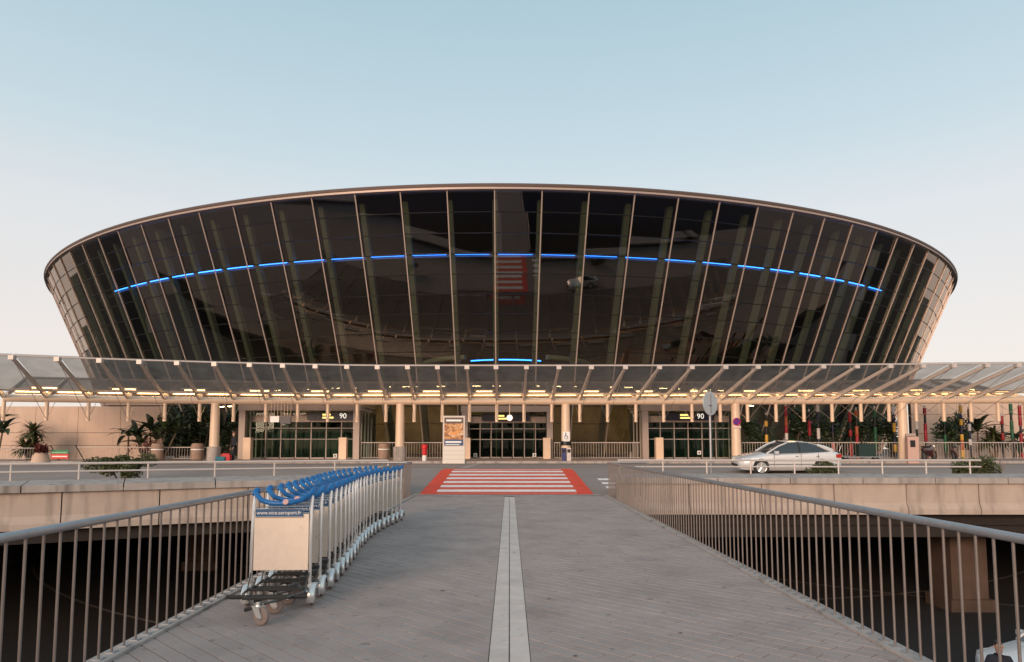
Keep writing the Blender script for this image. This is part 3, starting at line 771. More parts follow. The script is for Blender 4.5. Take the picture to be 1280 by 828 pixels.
# ================================================================== TROLLEYS
def trolley():
    t = thing('luggage_trolley', '', 'trolley', group='nested luggage trolleys on the footbridge')
    # local: x right, -y towards the viewer (front), posts at y=0
    fr = []
    for s in (-1, 1):
        MB().tube([(s * .30, 0, .17), (s * .30, .0, .6), (s * .297, .03, 1.0), (s * .295, .07, 1.13)], .0165, 8).build('post', M_chrome, t, True)
    MB().box(-.276, .276, -.005, .012, .36, .93).build('back_board', M_board, t)
    sb = MB().box(-.262, .215, -.024, -.006, .905, .985).build('url_sign', M_bsign, t)
    fm = MB()
    for a, b in (((-.268, .985), (.221, .985)), ((-.268, .905), (.221, .905))): fm.bar((a[0], -.02, a[1]), (b[0], -.02, b[1]), .006, 5)
    fm.build('sign_frame', M_chromed, sb)
    link('lettering', URL, sb, matrix=T(-.023, -.0265, .945) @ UP)
    # blue handle: U sagging towards the viewer between two upright grips
    hp = [(-.295, .075, 1.145), (-.275, .04, 1.13), (-.2, -.035, 1.075), (-.1, -.07, 1.05), (0, -.08, 1.045), (.1, -.07, 1.05), (.2, -.035, 1.075), (.275, .04, 1.13), (.295, .075, 1.145)]
    MB().tube(hp, .026, 10).build('handle', M_blue, t, True)
    for s in (-1, 1): MB().tube([(s * .296, .055, 1.12), (s * .296, .085, 1.15), (s * .296, .13, 1.165), (s * .296, .17, 1.16)], [.028, .036, .036, .024], 10).build('grip', M_blue, t, True)
    MB().lathe([(.03, 0), (.03, .008)], 12, Matrix.Rotation(R(60), 4, 'X'), (.06, -.098, 1.06)).build('badge', mat('badge', (.6, .36, .33), .5), t)
    # wire basket behind the board
    bk = MB()
    for z in (.86, .92, .99): bk.tube([(-.28, .02, z), (-.25, .2, z), (.25, .2, z), (.28, .02, z)], .005, 5)
    for i in range(7):
        x = -.24 + .08 * i; bk.tube([(x, .02, .85), (x, .2, .85), (x, .2, 1.0)], .004, 4)
    bk.build('basket', M_chromed, t)
    # base: side rails narrowing to the front, crossbars, bumper
    bs = MB()
    for s in (-1, 1):
        bs.tube([(s * .30, .05, .19), (s * .28, -.3, .182), (s * .12, -.60, .18), (s * .05, -.72, .18)], .013, 7)
        bs.bar((s * .296, -.005, .34), (s * .285, -.15, .19), .007, 5)
    bs.bar((-.05, -.72, .18), (.05, -.72, .18), .013, 7)
    bs.build('base_frame', mat('base_steel', (.13, .125, .12), .4, .7), t, True)
    MB().tube([(-.41, -.36, .172), (-.36, -.385, .172), (.36, -.385, .172), (.33, -.30, .178)], .021, 8).build('bumper', M_black, t, True)
    pf = MB()
    for yy in (-.16, -.55): pf.box(-.28 if yy > -.3 else -.2, .28 if yy > -.3 else .2, yy - .03, yy + .03, .185, .205)
    pf.build('platform_slat', M_black, t)
    # rear wheels under teardrop guards
    for s in (-1, 1):
        w = MB().lathe([(.03, -.02), (.088, -.02), (.095, -.012), (.095, .012), (.088, .02), (.03, .02)], 18, Matrix.Rotation(R(90), 4, 'Y'), (s * .325, .02, .095)).build('wheel', M_tyre, t, True)
        MB().lathe([(.005, -.026), (.045, -.022), (.045, .022), (.005, .026)], 12, Matrix.Rotation(R(90), 4, 'Y'), (s * .325, .02, .095)).build('hub', M_chromed, w)
        gp = []
        for a in range(-25, 205, 18): gp.append((a, .128))
        rings = []
        for a, r_ in gp:
            r2 = r_ + .06 * max(0, (a - 110) / 90)
            c_ = (math.cos(R(a)), math.sin(R(a)))
            rings.append([Vector((s * .325 + dx, .02 - c_[0] * rr_, .1 + c_[1] * rr_)) for dx, rr_ in ((-.042, r2 - .06), (-.042, r2 - .012), (-.02, r2), (.02, r2), (.042, r2 - .012), (.042, r2 - .06), (.036, r2 - .06), (.02, r2 - .012), (-.02, r2 - .012), (-.036, r2 - .06))])
        MB().loft(rings).build('wheel_guard', M_chrome, t, True)
    # front caster
    c = thing_part('caster', t)
    return t
def thing_part(name, t):
    RY = Matrix.Rotation(R(90), 4, 'Y')
    w = MB().lathe([(.03, -.02), (.075, -.02), (.085, -.012), (.085, .012), (.075, .02), (.03, .02)], 20, RY, (0, -.045, .085)).build('caster', M_tyre, t, True)
    MB().lathe([(.004, -.03), (.035, -.03), (.035, .03), (.004, .03)], 12, RY, (0, -.045, .085)).build('hub', M_chromed, w)
    f = MB()
    for s in (-1, 1): f.prism([(s * .032, -.075, .07), (s * .032, -.02, .07), (s * .032, .04, .165), (s * .032, -.045, .165)], (s * .005, 0, 0))
    f.box(-.037, .037, -.055, .045, .1652, .172); f.bar((0, 0, .172), (0, 0, .2), .02, 8)
    f.build('fork', M_chrome, w)
    MB().tube([(-.02, .02, .15), (.0, .08, .14), (.01, .16, .115)], [.014, .016, .02], 6).build('brake_lever', M_black, w)
    w.matrix_basis = T(0, -.755, 0) @ Matrix.Rotation(R(62), 4, 'Z')
    return w
URL = text_mesh('www.nice.aeroport.fr', .052, M_lettering)
tr0 = trolley()
ORD = ['', 'second', 'third', 'fourth', 'fifth', 'sixth', 'seventh', 'eighth', 'ninth', 'tenth', 'eleventh', 'twelfth', 'thirteenth', 'fourteenth', 'fifteenth', 'sixteenth', 'seventeenth', 'eighteenth', 'nineteenth', 'twentieth', '']
tr0['label'] = 'foremost luggage trolley of the nested row, its whole cream board showing'
def tpath(i):
    t = i / 20
    y = 7.3 + 8.1 * t
    x = -2.36 - .46 * sm(t * 1.35) + .14 * max(0, (t - .6) / .4) ** 2
    return Vector((x, y, .002))
for i in range(20, -1, -1):
    p = tpath(i); d = tpath(min(i + 1, 20)) - tpath(max(i - 1, 0)); rz = -math.atan2(d.x, d.y) + (R(2.5) if i == 0 else random.uniform(-.01, .01))
    if i == 0: tr0.location = p; tr0.rotation_euler = (0, 0, rz)
    else:
        p = p + Vector((random.uniform(-.012, .012), random.uniform(-.03, .03), 0))
        nw = dup(tr0, p, rz, ('hindmost luggage trolley at the far end of the nested row' if i == 20 else ORD[i] + ' luggage trolley from the near end of the nested row'))
        for ch in COL.objects:
            if ch.parent is nw and ch.name.startswith('caster'): ch.matrix_basis = T(0, -.755, 0) @ Matrix.Rotation(R(random.uniform(20, 110)), 4, 'Z')

# ================================================================== CARS
def rbox(x, w, z0, zm, z1, cr=.12):       # half-car ring at station x (length axis), y across
    return [Vector((x, y, z)) for y, z in ((-w * .88, z0), (-w, z0 + .12), (-w, zm), (-w * .97, zm + (z1 - zm) * .6), (-w * .80, z1), (0, z1 + .025), (w * .80, z1), (w * .97, zm + (z1 - zm) * .6), (w, zm), (w, z0 + .12), (w * .88, z0))]
def car(label, paint, loc, rz, rearlamp=True):
    t = thing('car', label, 'car', loc, rz)
    st = [(.0, .50, .32, .45, .56), (.06, .68, .24, .50, .63), (.25, .80, .19, .55, .70), (.6, .87, .18, .62, .78), (1.0, .90, .18, .66, .86), (1.35, .91, .18, .70, .93), (2.0, .915, .18, .74, .95), (2.9, .915, .18, .76, .98), (3.6, .905, .18, .78, 1.02), (4.1, .88, .20, .76, 1.03), (4.45, .83, .24, .72, .98), (4.62, .76, .30, .66, .90), (4.68, .66, .36, .60, .80)]
    body = MB().loft([rbox(*s) for s in st]).build('body', paint, t, True)
    gs = [(1.22, .70, .70, .92, .925), (1.75, .80, .66, .94, 1.24), (2.15, .81, .62, .95, 1.405), (2.6, .81, .61, .96, 1.445), (3.1, .81, .60, .97, 1.42), (3.6, .80, .60, .99, 1.31), (4.0, .76, .60, 1.01, 1.15), (4.28, .70, .6, 1.02, 1.045)]
    rg = []
    for x, wb, wt, zb, zt in gs: rg.append([Vector((x, -wb, zb)), Vector((x, -(wb + wt) / 2 - .02, (zb + zt) / 2)), Vector((x, -wt, zt - .02)), Vector((x, 0, zt)), Vector((x, wt, zt - .02)), Vector((x, (wb + wt) / 2 + .02, (zb + zt) / 2)), Vector((x, wb, zb))])
    MB().loft(rg).build('windows', M_cglass, t, True)
    # roof skin and pillars
    rr_ = []
    for x, wb, wt, zb, zt in gs[2:6]: rr_.append([Vector((x, -wt - .015, zt - .07)), Vector((x, -wt + .01, zt - .005)), Vector((x, 0, zt + .012)), Vector((x, wt - .01, zt - .005)), Vector((x, wt + .015, zt - .07))])
    MB().loft(rr_, closed=False, caps=False).build('roof', paint, t, True)
    for s in (-1, 1):
        MB().tube([(1.22, s * .72, .92), (1.75, s * .70, 1.235), (2.15, s * .645, 1.385)], .035, 6).build('pillar', paint, t, True)
        MB().tube([(3.55, s * .63, 1.30), (3.9, s * .655, 1.17), (4.25, s * .66, 1.03)], [.05, .09, .09], 6).build('pillar', paint, t, True)
        MB().bar((2.72, s * .825, .97), (2.68, s * .635, 1.42), .03, 6).build('door_pillar', M_black, t)
        MB().box(1.5, 1.66, min(s * .9, s * 1.06), max(s * .9, s * 1.06), .93, 1.05).build('mirror', paint, t)
        hl_ = MB(); hl_.loft([[Vector((x, s * w_, z)) for w_, z in ((a, .56), (b, .58), (b - .03, .70), (a, .68))] for x, a, b in ((.10, .50, .70), (.3, .60, .815), (.62, .74, .875))])
        hl_.build('headlight', mat('headlamp', (.7, .72, .75), .1, .3, coat=1), t)
        MB().box(4.35, 4.6, min(s * .7, s * .84), max(s * .7, s * .84), .74, .90).build('tail_light', mat('tail_red', (.45, .03, .02), .25, coat=1), t)
        for xs in (1.5, 2.72, 3.5): MB().box(xs, xs + .012, min(s * .905, s * .919), max(s * .905, s * .919), .3, .93).build('door_seam', M_black, body)
        for xs in (2.45, 3.4): MB().box(xs, xs + .16, min(s * .905, s * .935), max(s * .905, s * .935), .80, .83).build('door_handle', M_chromed, body)
        MB().box(.9, 3.7, min(s * .90, s * .925), max(s * .90, s * .925), .44, .48).build('side_strip', M_chromed, body)
        for xw in (.92, 3.66):
            MB().lathe([(.36, -.02), (.37, .0), (.36, .02)], 24, Matrix.Rotation(R(90), 4, 'X'), (xw, s * .895, .34)).build('wheel_arch', M_black, t)
            w = MB().lathe([(.2, -.1), (.31, -.1), (.325, -.07), (.325, .07), (.31, .1), (.2, .1)], 24, Matrix.Rotation(R(90), 4, 'X'), (xw, s * .825, .325)).build('wheel', M_black, t, True)
            rm = MB().lathe([(.225, -.104), (.235, -.108), (.235, .108), (.225, .104)], 20, Matrix.Rotation(R(90), 4, 'X'), (xw, s * .825, .325)); yy = s * .932
            for k in range(5):
                a = R(72 * k + 18); rm.bar((xw, yy, .325), (xw + .22 * math.cos(a), yy, .325 + .22 * math.sin(a)), .032, 6)
            rm.build('rim', M_chrome, w)
    MB().box(-.012, .03, -.45, .45, .30, .42).build('grille', M_black, t); MB().box(4.66, 4.70, -.26, .26, .52, .63).build('number_plate', M_lettering, t)
    return t
cx0 = ax(919, 29.2, 575)
car('silver four door car facing left on the kerbside road', M_car, (cx0, 29.3, road_z(29.3) + .004), 0)
sc = bpy.data.objects['car']; sc.scale = (.895, .9, .92); sc.rotation_euler = (math.atan(LV / 7.6), 0, 0)
car('white car parked on the dark lower road at bottom right', M_wcar, (11.25, 16.6, -3.998), R(6))

# ================================================================== PEOPLE
def person(label, loc, rz, coat, legs, skin, hair, pose='stand', h=1.74):
    t = thing('person', label, 'person', loc, rz); k = h / 1.75
    def skinmesh(verts, edges, rads, name, m, parent, root=0, sub=2):
        me = bpy.data.meshes.new(name); me.from_pydata([Vector(v) * k for v in verts], edges, [])
        o = bpy.data.objects.new(name, me); COL.objects.link(o)
        md = o.modifiers.new('s', 'SKIN'); sb = o.modifiers.new('u', 'SUBSURF'); sb.levels = sub; sb.render_levels = sub
        for i, r_ in enumerate(rads):
            sv = me.skin_vertices[0].data[i]; sv.radius = (r_[0] * k, r_[1] * k) if isinstance(r_, tuple) else (r_ * k, r_ * k); sv.use_root = (i == root)
        dg = bpy.context.evaluated_depsgraph_get(); nm = bpy.data.meshes.new_from_object(o.evaluated_get(dg)); bpy.data.objects.remove(o)
        nm.name = name; nm.materials.clear(); nm.materials.append(m); nm.polygons.foreach_set('use_smooth', [True] * len(nm.polygons))
        return link(name, nm, parent)
    hx = (-.26, -.08, .80) if pose == 'stand' else (-.10, -.26, 1.08); hx2 = (.26, -.10, .82) if pose == 'stand' else (.14, -.27, 1.02)
    ex = (-.27, .02, 1.08) if pose == 'stand' else (-.27, -.02, 1.12); ex2 = (.27, .02, 1.08) if pose == 'stand' else (.27, -.02, 1.10)
    V = [(0, 0, .95), (0, 0, 1.12), (0, .01, 1.32), (0, .01, 1.43), (0, 0, 1.50), (-.17, .01, 1.40), ex, hx, (.17, .01, 1.40), ex2, hx2,
         (-.09, 0, .88), (-.10, -.02, .50), (-.11, .02, .09), (-.12, -.13, .04), (.09, 0, .88), (.11, -.06, .50), (.12, .0, .09), (.14, -.15, .04)]
    E = [(0, 1), (1, 2), (2, 3), (3, 4), (2, 5), (5, 6), (6, 7), (2, 8), (8, 9), (9, 10), (0, 11), (11, 12), (12, 13), (13, 14), (0, 15), (15, 16), (16, 17), (17, 18)]
    Rr = [(.155, .11), (.15, .10), (.17, .11), (.08, .07), .055, .07, .05, .036, .07, .05, .036, .092, .062, .042, .036, .092, .062, .042, .036]
    b = skinmesh(V, E, Rr, 'body', coat, t)
    LEG = [(0, 0, .97), (-.09, 0, .88), (-.10, -.02, .50), (-.11, .02, .09), (.09, 0, .88), (.11, -.06, .50), (.12, .0, .09)]
    skinmesh(LEG, [(0, 1), (1, 2), (2, 3), (0, 4), (4, 5), (5, 6)], [(.16, .118), .10, .07, .056, .10, .07, .056], 'trousers', legs, t)
    hd = skinmesh([(0, .005, 1.47), (0, -.005, 1.545), (0, -.01, 1.63), (0, .0, 1.70)], [(0, 1), (1, 2), (2, 3)], [.05, (.062, .075), (.075, .09), (.06, .075)], 'head', skin, t)
    n_ = MB().loft([[Vector((-.012, -.085, 1.60)) * k, Vector((.012, -.085, 1.60)) * k, Vector((0, -.09, 1.645)) * k], [Vector((-.01, -.112, 1.598)) * k, Vector((.01, -.112, 1.598)) * k, Vector((0, -.095, 1.64)) * k]]).build('nose', skin, hd)
    for s in (-1, 1):
        MB().lathe([(.004, -.006), (.011, 0), (.004, .006)], 8, None, (s * .03 * k, -.088 * k, 1.64 * k)).build('eye', M_dark, hd)
        MB().lathe([(.005, -.03), (.016, 0), (.005, .03)], 8, None, (s * .078 * k, .005, 1.62 * k)).build('ear', skin, hd)
    MB().box(-.024 * k, .024 * k, -.09 * k, -.08 * k, 1.565 * k, 1.573 * k).build('mouth', mat('lips', (.35, .12, .1), .6), hd)
    skinmesh([(0, .03, 1.60), (0, .025, 1.68), (0, .0, 1.735)], [(0, 1), (1, 2)], [(.078, .07), (.086, .092), (.055, .07)], 'hair', hair, t)
    for hp, ep in ((hx, ex), (hx2, ex2)):
        hpv, d = Vector(hp), (Vector(hp) - Vector(ep)).normalized(); sd = d.cross(Vector((0, 1, 0.3))).normalized(); fv = d.cross(sd)
        VV = [hpv - d * .02, hpv + d * .045, hpv + d * .08]; EE = [(0, 1), (1, 2)]; RR = [.028, (.036, .022), (.034, .02)]
        for j in range(4):
            o_ = (j - 1.5) * .019; ln = (.07, .082, .078, .06)[j]; b0 = len(VV)
            VV += [hpv + d * .09 + sd * o_, hpv + d * (.09 + ln * .5) + sd * o_ + fv * .008, hpv + d * (.09 + ln * .9) + sd * o_ + fv * .03]; EE += [(2, b0), (b0, b0 + 1), (b0 + 1, b0 + 2)]; RR += [.01, .009, .008]
        b0 = len(VV); VV += [hpv + d * .05 + sd * .04 + fv * .01, hpv + d * .085 + sd * .05 + fv * .025]; EE += [(1, b0), (b0, b0 + 1)]; RR += [.011, .009]
        skinmesh(VV, EE, RR, 'hand', skin, t, 0, 1)
    return t
M_skin = mat('skin', (.52, .30, .22), .55); M_hair = mat('dark_hair', (.03, .02, .015), .6); M_rhair = mat('auburn_hair', (.20, .06, .02), .6)
M_navy = mat('dark_coat', (.018, .02, .032), .8); M_jean = mat('dark_trousers', (.025, .028, .04), .85); M_brown = mat('rust_top', (.30, .09, .05), .8)
xp = ax(291, 42.0)
person('person in dark clothes standing between the left column and the portal', (xp, 42.2, PZ), R(-50), M_navy, M_jean, M_skin, M_rhair)
bgp = thing('shopping_bag', 'red bag on the pavement beside the standing person', 'bag', (ax(283.5, 41.7), 41.7, PZ))
MB().loft([[Vector((x * s_, y * s_, z)) for x, y in ((-.28, -.15), (.28, -.15), (.28, .15), (-.28, .15))] for s_, z in ((.9, 0), (1.05, .2), (.95, .36), (.6, .46))]).build('bag_body', mat('bag_red', (.5, .02, .03), .6), bgp, True)
MB().tube([(-.12, 0, .44), (-.1, 0, .58), (.1, 0, .58), (.12, 0, .44)], .015, 6).build('strap', M_dark, bgp)
bb = thing('holdall', 'teal holdall lying beside the red bag', 'bag', (ax(276.5, 41.5), 41.55, PZ))
MB().lathe([(.05, -.3), (.13, -.27), (.14, 0), (.13, .27), (.05, .3)], 12, Matrix.Rotation(R(90), 4, 'Y'), (0, 0, .14)).build('bag_body', mat('bag_teal', (.02, .16, .22), .7), bb, True)
MB().tube([(-.12, 0, .27), (-.08, 0, .34), (.08, 0, .34), (.12, 0, .27)], .012, 6).build('strap', M_dark, bb)
c = at(1248, 803, 14.2)
person('person in a dark coat standing by the white car on the lower road', (c.x, 14.2, -4), R(-15), M_navy, M_jean, M_skin, M_hair, 'hold', 1.78)
c = at(222, 763, 16.2)
person('person in a rust top on the dark lower road left of the trolleys', (c.x, 16.2, -4), R(20), M_brown, M_jean, M_skin, M_rhair, 'stand', 1.7)

# ================================================================== SIGNS, STREET FURNITURE
def post_at(px, Y): return ax(px, Y)
# poster stand
Y = 40.9; x0, x1 = ax(553.5, Y), ax(581, Y)
ps = thing('poster_stand', 'tall white poster stand with an orange and blue advert by the central entrance', 'poster stand', (x0, Y, LV)); w = x1 - x0; zt = az(520, Y) - LV; zm = az(558.5, Y) - LV
MB().box(0, w, 0, .3, 0, zm).build('base', mat('stand_white', (.70, .66, .60), .5), ps)
for i in range(1, 4): MB().box(.03, w - .03, -.006, -.001, zm * i / 4, zm * i / 4 + .015).build('base_groove', M_port, ps)
MB().box(0, w, 0, .3, zm + .002, zt).build('frame', M_wrail, ps)
def poster_mat():
    m = bpy.data.materials.new('poster_print'); m.use_nodes = True; n = m.node_tree; b = n.nodes['Principled BSDF']
    g = n.nodes.new('ShaderNodeTexCoord'); t = n.nodes.new('ShaderNodeTexNoise'); t.inputs['Scale'].default_value = 3.2; t.inputs['Detail'].default_value = 5; t.inputs['Distortion'].default_value = 1.5
    n.links.new(g.outputs['Object'], t.inputs['Vector']); r = n.nodes.new('ShaderNodeValToRGB'); n.links.new(t.outputs[0], r.inputs[0])
    e = r.color_ramp.elements; e[0].position = .32; e[0].color = (.10, .05, .03, 1); e[1].position = .68; e[1].color = (.75, .62, .5, 1); q = e.new(.45); q.color = (.45, .17, .05, 1); q = e.new(.56); q.color = (.62, .34, .14, 1)
    n.links.new(r.outputs[0], b.inputs['Base Color']); b.inputs['Roughness'].default_value = .3; b.inputs['Coat Weight'].default_value = .3; return m
po = MB().box(.09, w - .09, -.02, -.004, zm + .42, zt - .45).build('poster', poster_mat(), ps)
MB().box(.09, w - .09, -.02, -.004, zt - .447, zt - .1).build('poster_header', mat('poster_brown', (.10, .07, .06), .4), ps)
bn = MB().box(.09, w - .09, -.02, -.004, zm + .06, zm + .417).build('poster_band', mat('poster_blue', (.02, .06, .17), .4), ps)
MB().box(.2, w - .2, -.026, -.021, zt - .33, zt - .22).build('header_line', M_lettering, ps)
MB().box(.16, w - .2, -.026, -.021, zm + .22, zm + .32).build('band_line', M_lettering, bn); MB().box(.16, w - .3, -.026, -.021, zm + .11, zm + .15).build('band_line', M_lettering, bn)
wing = MB().prism([(.3, -.03, (zm + zt) / 2 - .1), (w - .25, -.03, (zm + zt) / 2 + .06), (w - .22, -.03, (zm + zt) / 2), (.7, -.03, (zm + zt) / 2 - .25)], (0, .006, 0)).build('poster_shape', mat('poster_orange', (.7, .3, .08), .4), po)
# red post
Y = 42.0
rp_ = thing('red_post', 'short red post with a white foot in front of the fence', 'post', (ax(531, Y), Y, PZ)); h = az(555.5, Y) - PZ
MB().lathe([(.12, 0), (.15, .05), (.13, .34)], 14).build('foot', M_lettering, rp_, True)
MB().lathe([(.14, .342), (.15, .5), (.15, h - .3), (.19, h - .26), (.19, h - .05), (.1, h)], 14).build('cap', mat('post_red', (.62, .015, .02), .45), rp_, True)
# disabled parking sign on the middle column
p = cols[707]; zs = az(545, p.y)
ds = thing('parking_sign', 'square white sign with a blue wheelchair symbol on the third column', 'sign', (p.x, p.y - .33, zs))
MB().box(-.22, .22, -.02, 0, -.25, .24).build('plate', M_lettering, ds)
sy = MB(); BZ_ = -.026
sy.lathe([(.035, 0), (.035, .004)], 12, Matrix.Rotation(R(90), 4, 'X'), (-.03, -.022, .16))
sy.box(-.06, -.01, BZ_, -.022, -.02, .11); sy.box(-.06, .1, BZ_, -.0221, -.05, -.021); sy.box(.07, .11, BZ_, -.0222, -.16, -.051); sy.box(-.06, .06, BZ_, -.0223, .04, .065)
for a in range(120, 400, 20): sy.bar((-.02 + .11 * math.cos(R(a)), -.024, -.08 + .11 * math.sin(R(a))), (-.02 + .11 * math.cos(R(a + 20)), -.024, -.08 + .11 * math.sin(R(a + 20))), .014, 5)
sy.build('symbol', mat('navy', (.012, .02, .09), .4), ds)
MB().box(-.2, .2, -.02, 0, -.34, -.27).build('lower_plate', M_lettering, ds)
bd = thing('column_band', 'black band wrapped round the third column under the wheelchair sign', 'band', (p.x, p.y, 0))
MB().lathe([(.335, az(557, p.y)), (.335, az(551.5, p.y))], 20).build('wrap', M_dark, bd, True)
for i, (px, c_, lab) in enumerate(((704.5, (.03, .04, .16), 'blue newspaper box at the foot of the third column'), (710.8, (.62, .55, .52), 'pale leaflet box at the foot of the third column'))):
    Yb = p.y - .55
    t = thing('leaflet_box', lab, 'box', (ax(px, Yb), Yb, PZ)); MB().box(-.13, .13, -.12, .12, 0, .78).build('cabinet', mat('leaf%d' % i, c_, .5), t); MB().box(-.1, .1, -.126, -.121, .5, .7).build('window', M_dark, t)
# no parking sign on the fourth column
p = cols[919]; zs = az(527.5, p.y)
ns = thing('no_parking_sign', 'round purple no parking disc with red rim on the fourth column', 'sign', (p.x - .05, p.y - .34, zs))
RX = Matrix.Rotation(R(90), 4, 'X')
MB().lathe([(.24, -.01), (.24, .01)], 24, RX).build('disc', mat('sign_purple', (.06, .03, .30), .4), ns)
rg = MB()
for a in range(0, 360, 15): rg.bar((.21 * math.cos(R(a)), -.014, .21 * math.sin(R(a))), (.21 * math.cos(R(a + 15)), -.014, .21 * math.sin(R(a + 15))), .026, 5)
rg.build('rim', mat('sign_red', (.5, .01, .06), .4), ns); MB().bar((-.15, -.016, .15), (.15, -.016, -.15), .024, 6).build('slash', mat('sign_red', (.5, .01, .06), .4), ns)
MB().box(-.24, .24, -.01, .01, -.39, -.30).build('lower_plate', M_lettering, ns); MB().box(-.2, .2, -.014, -.011, -.36, -.33).build('plate_line', M_red, ns)
# round sign seen from the back on a grey post
Y = 24.6; xs = ax(888.5, Y); zs = az(504.5, Y)
rs = thing('round_sign', 'grey back of a round traffic sign on a post by the right guard rail', 'sign', (xs, Y, .3))
zs -= .3
MB().bar((0, .06, 0), (0, .06, zs + .3), .042, 10).build('post', M_rail, rs, True)
RZ = Matrix.Rotation(R(39), 4, 'Z')
dm = MB().lathe([(.42, -.012), (.43, 0), (.42, .012)], 32, RZ @ RX, (0, 0, zs)).build('disc', mat('sign_back', (.50, .52, .53), .45, .4, var=.1), rs)
MB().box(-.04, .04, -.03, -.014, zs - .34, zs + .34, RZ).build('bracket', M_rail, rs); MB().box(-.06, .06, -.03, .1, zs - .1, zs - .06, RZ).build('clamp', M_dark, rs)
# green and red board at the left
Y = 43.0; x0 = ax(65.5, Y); w = ax(87, Y) - x0; z0, z1 = az(574, Y), az(562.5, Y)
gr = thing('notice_board', 'small green over red notice board on the left fence', 'sign', (x0, Y, PZ)); h = (z1 - z0) / 2
MB().box(0, w, 0, .04, z0 + h - PZ + .05, z1 - PZ).build('green_plate', mat('board_green', (.01, .17, .07), .5), gr); MB().box(0, w, 0, .04, z0 - PZ, z0 + h - PZ + .03).build('red_plate', mat('board_red', (.60, .03, .02), .5), gr)
MB().box(.06, w - .06, -.006, -.001, z0 + .12 - PZ, z0 + .19 - PZ).build('text_line', M_lettering, gr); MB().box(.06, w - .1, -.006, -.001, z1 - .2 - PZ, z1 - .13 - PZ).build('text_line', mat('pale_green', (.2, .5, .3), .5), gr)
for xx in (.1, w - .1): MB().bar((xx, .06, 0), (xx, .06, z1 - PZ), .025, 6).build('leg', M_rail, gr)
# bins
def litter_bin(px, Y, label, h=1.05):
    t = thing('litter_bin', label, 'bin', (ax(px, Y), Y, PZ))
    MB().lathe([(.30, .02), (.36, .08), (.36, h - .12), (.30, h)], 16).build('drum', mat('bin_brown', (.30, .21, .165), .8, var=.15), t, True); MB().lathe([(.22, h + .001), (.22, h + .03)], 16).build('lid', M_dark, t)
    MB().lathe([(.365, h * .62), (.368, h * .68)], 16).build('band', M_lettering, t)
litter_bin(197.5, 42.9, 'round beige litter bin by the left plants'); litter_bin(247.5, 42.9, 'round beige litter bin just left of the first column'); litter_bin(480, 44.9, 'round beige litter bin in front of the fence left of the second column')
# ticket machine by the right column
Y = 41.0; t = thing('ticket_machine', 'leaning pink ticket machine beside the fifth column', 'machine', (ax(1139, Y), Y, LV + .004), R(-8))
MB().prism([(-.32, -.2, 0), (-.28, -.15, 1.55), (-.28, .2, 1.6), (-.32, .25, 0)], (.6, 0, 0)).build('cabinet', mat('machine_pink', (.55, .36, .30), .5), t)
MB().box(-.15, .12, -.19, -.16, .95, 1.35).build('screen', M_dark, t)
MB().box(-.3, .25, .0, .1, 1.603, 1.75).build('top_sign', M_port, t)

# motorcycles
def motorbike(px, Y, rz, label):
    t = thing('motorcycle', label, 'motorcycle', (ax(px, Y), Y, PZ), rz)
    for x in (-.62, .62):
        w = MB()
        rings = [[Vector((x + (.27 + .055 * math.cos(R(b))) * math.cos(R(a)), .055 * math.sin(R(b)), .32 + (.27 + .055 * math.cos(R(b))) * math.sin(R(a)))) for b in range(0, 360, 60)] for a in range(0, 361, 20)]
        ob = w.loft(rings, caps=False).build('wheel', M_black, t, True)
        MB().lathe([(.02, -.03), (.2, -.015), (.2, .015), (.02, .03)], 14, RX, (x, 0, .32)).build('rim', M_chromed, ob)
    MB().loft([[Vector((x, y * w_, z0 + zz * (z1 - z0))) for y, zz in ((-1, 0), (-1, .7), (-.5, 1), (.5, 1), (1, .7), (1, 0))] for x, w_, z0, z1 in ((-.85, .08, .62, .78), (-.4, .16, .42, .82), (.0, .17, .25, .80), (.3, .15, .3, .95), (.55, .08, .6, .9))]).build('body', mat('bike_paint', (.05, .012, .012), .3, coat=.5), t, True)
    MB().box(-.75, -.02, -.12, .12, .805, .9).build('seat', M_black, t); MB().bar((.62, 0, .32), (.42, 0, 1.02), .035, 8).build('fork', M_chromed, t)
    MB().tube([(.38, -.35, 1.05), (.44, -.12, 1.0), (.44, .12, 1.0), (.38, .35, 1.05)], .018, 6).build('handlebar', M_black, t)
    MB().lathe([(.09, 0), (.1, .05), (.03, .1)], 12, Matrix.Rotation(R(-90), 4, 'Y'), (.58, 0, .88)).build('headlamp', M_chrome, t)
motorbike(1160, 42.6, R(35), 'dark red motorcycle parked right of the ticket machine'); motorbike(1192, 42.6, R(50), 'dark red motorcycle parked left of the yellow banded pole')
# flat cart behind the silver car
Y = 42.0; t = thing('flat_cart', 'low grey flat cart with a dark case on it, right of the car', 'cart', (ax(1074, Y), Y, PZ))
MB().box(-1.15, 1.15, -.3, .3, .22, .27).build('deck', M_chromed, t); MB().tube([(-1.1, 0, .27), (-1.25, 0, .6), (-1.1, 0, .95)], .02, 6).build('handle', M_chromed, t)
for x in (-.9, .9):
    for y in (-.25, .25): MB().lathe([(.03, -.03), (.11, -.03), (.11, .03), (.03, .03)], 12, RX, (x, y, .112)).build('wheel', M_black, t)
t = thing('luggage_case', 'dark green case standing on the flat cart', 'case', (ax(1081, Y), Y, PZ + .271))
MB().box(-.5, .5, -.2, .2, 0, .75).build('shell', mat('case_green', (.012, .035, .03), .4), t); MB().tube([(-.12, 0, .75), (-.1, 0, .82), (.1, 0, .82), (.12, 0, .75)], .015, 6).build('handle', M_dark, t)

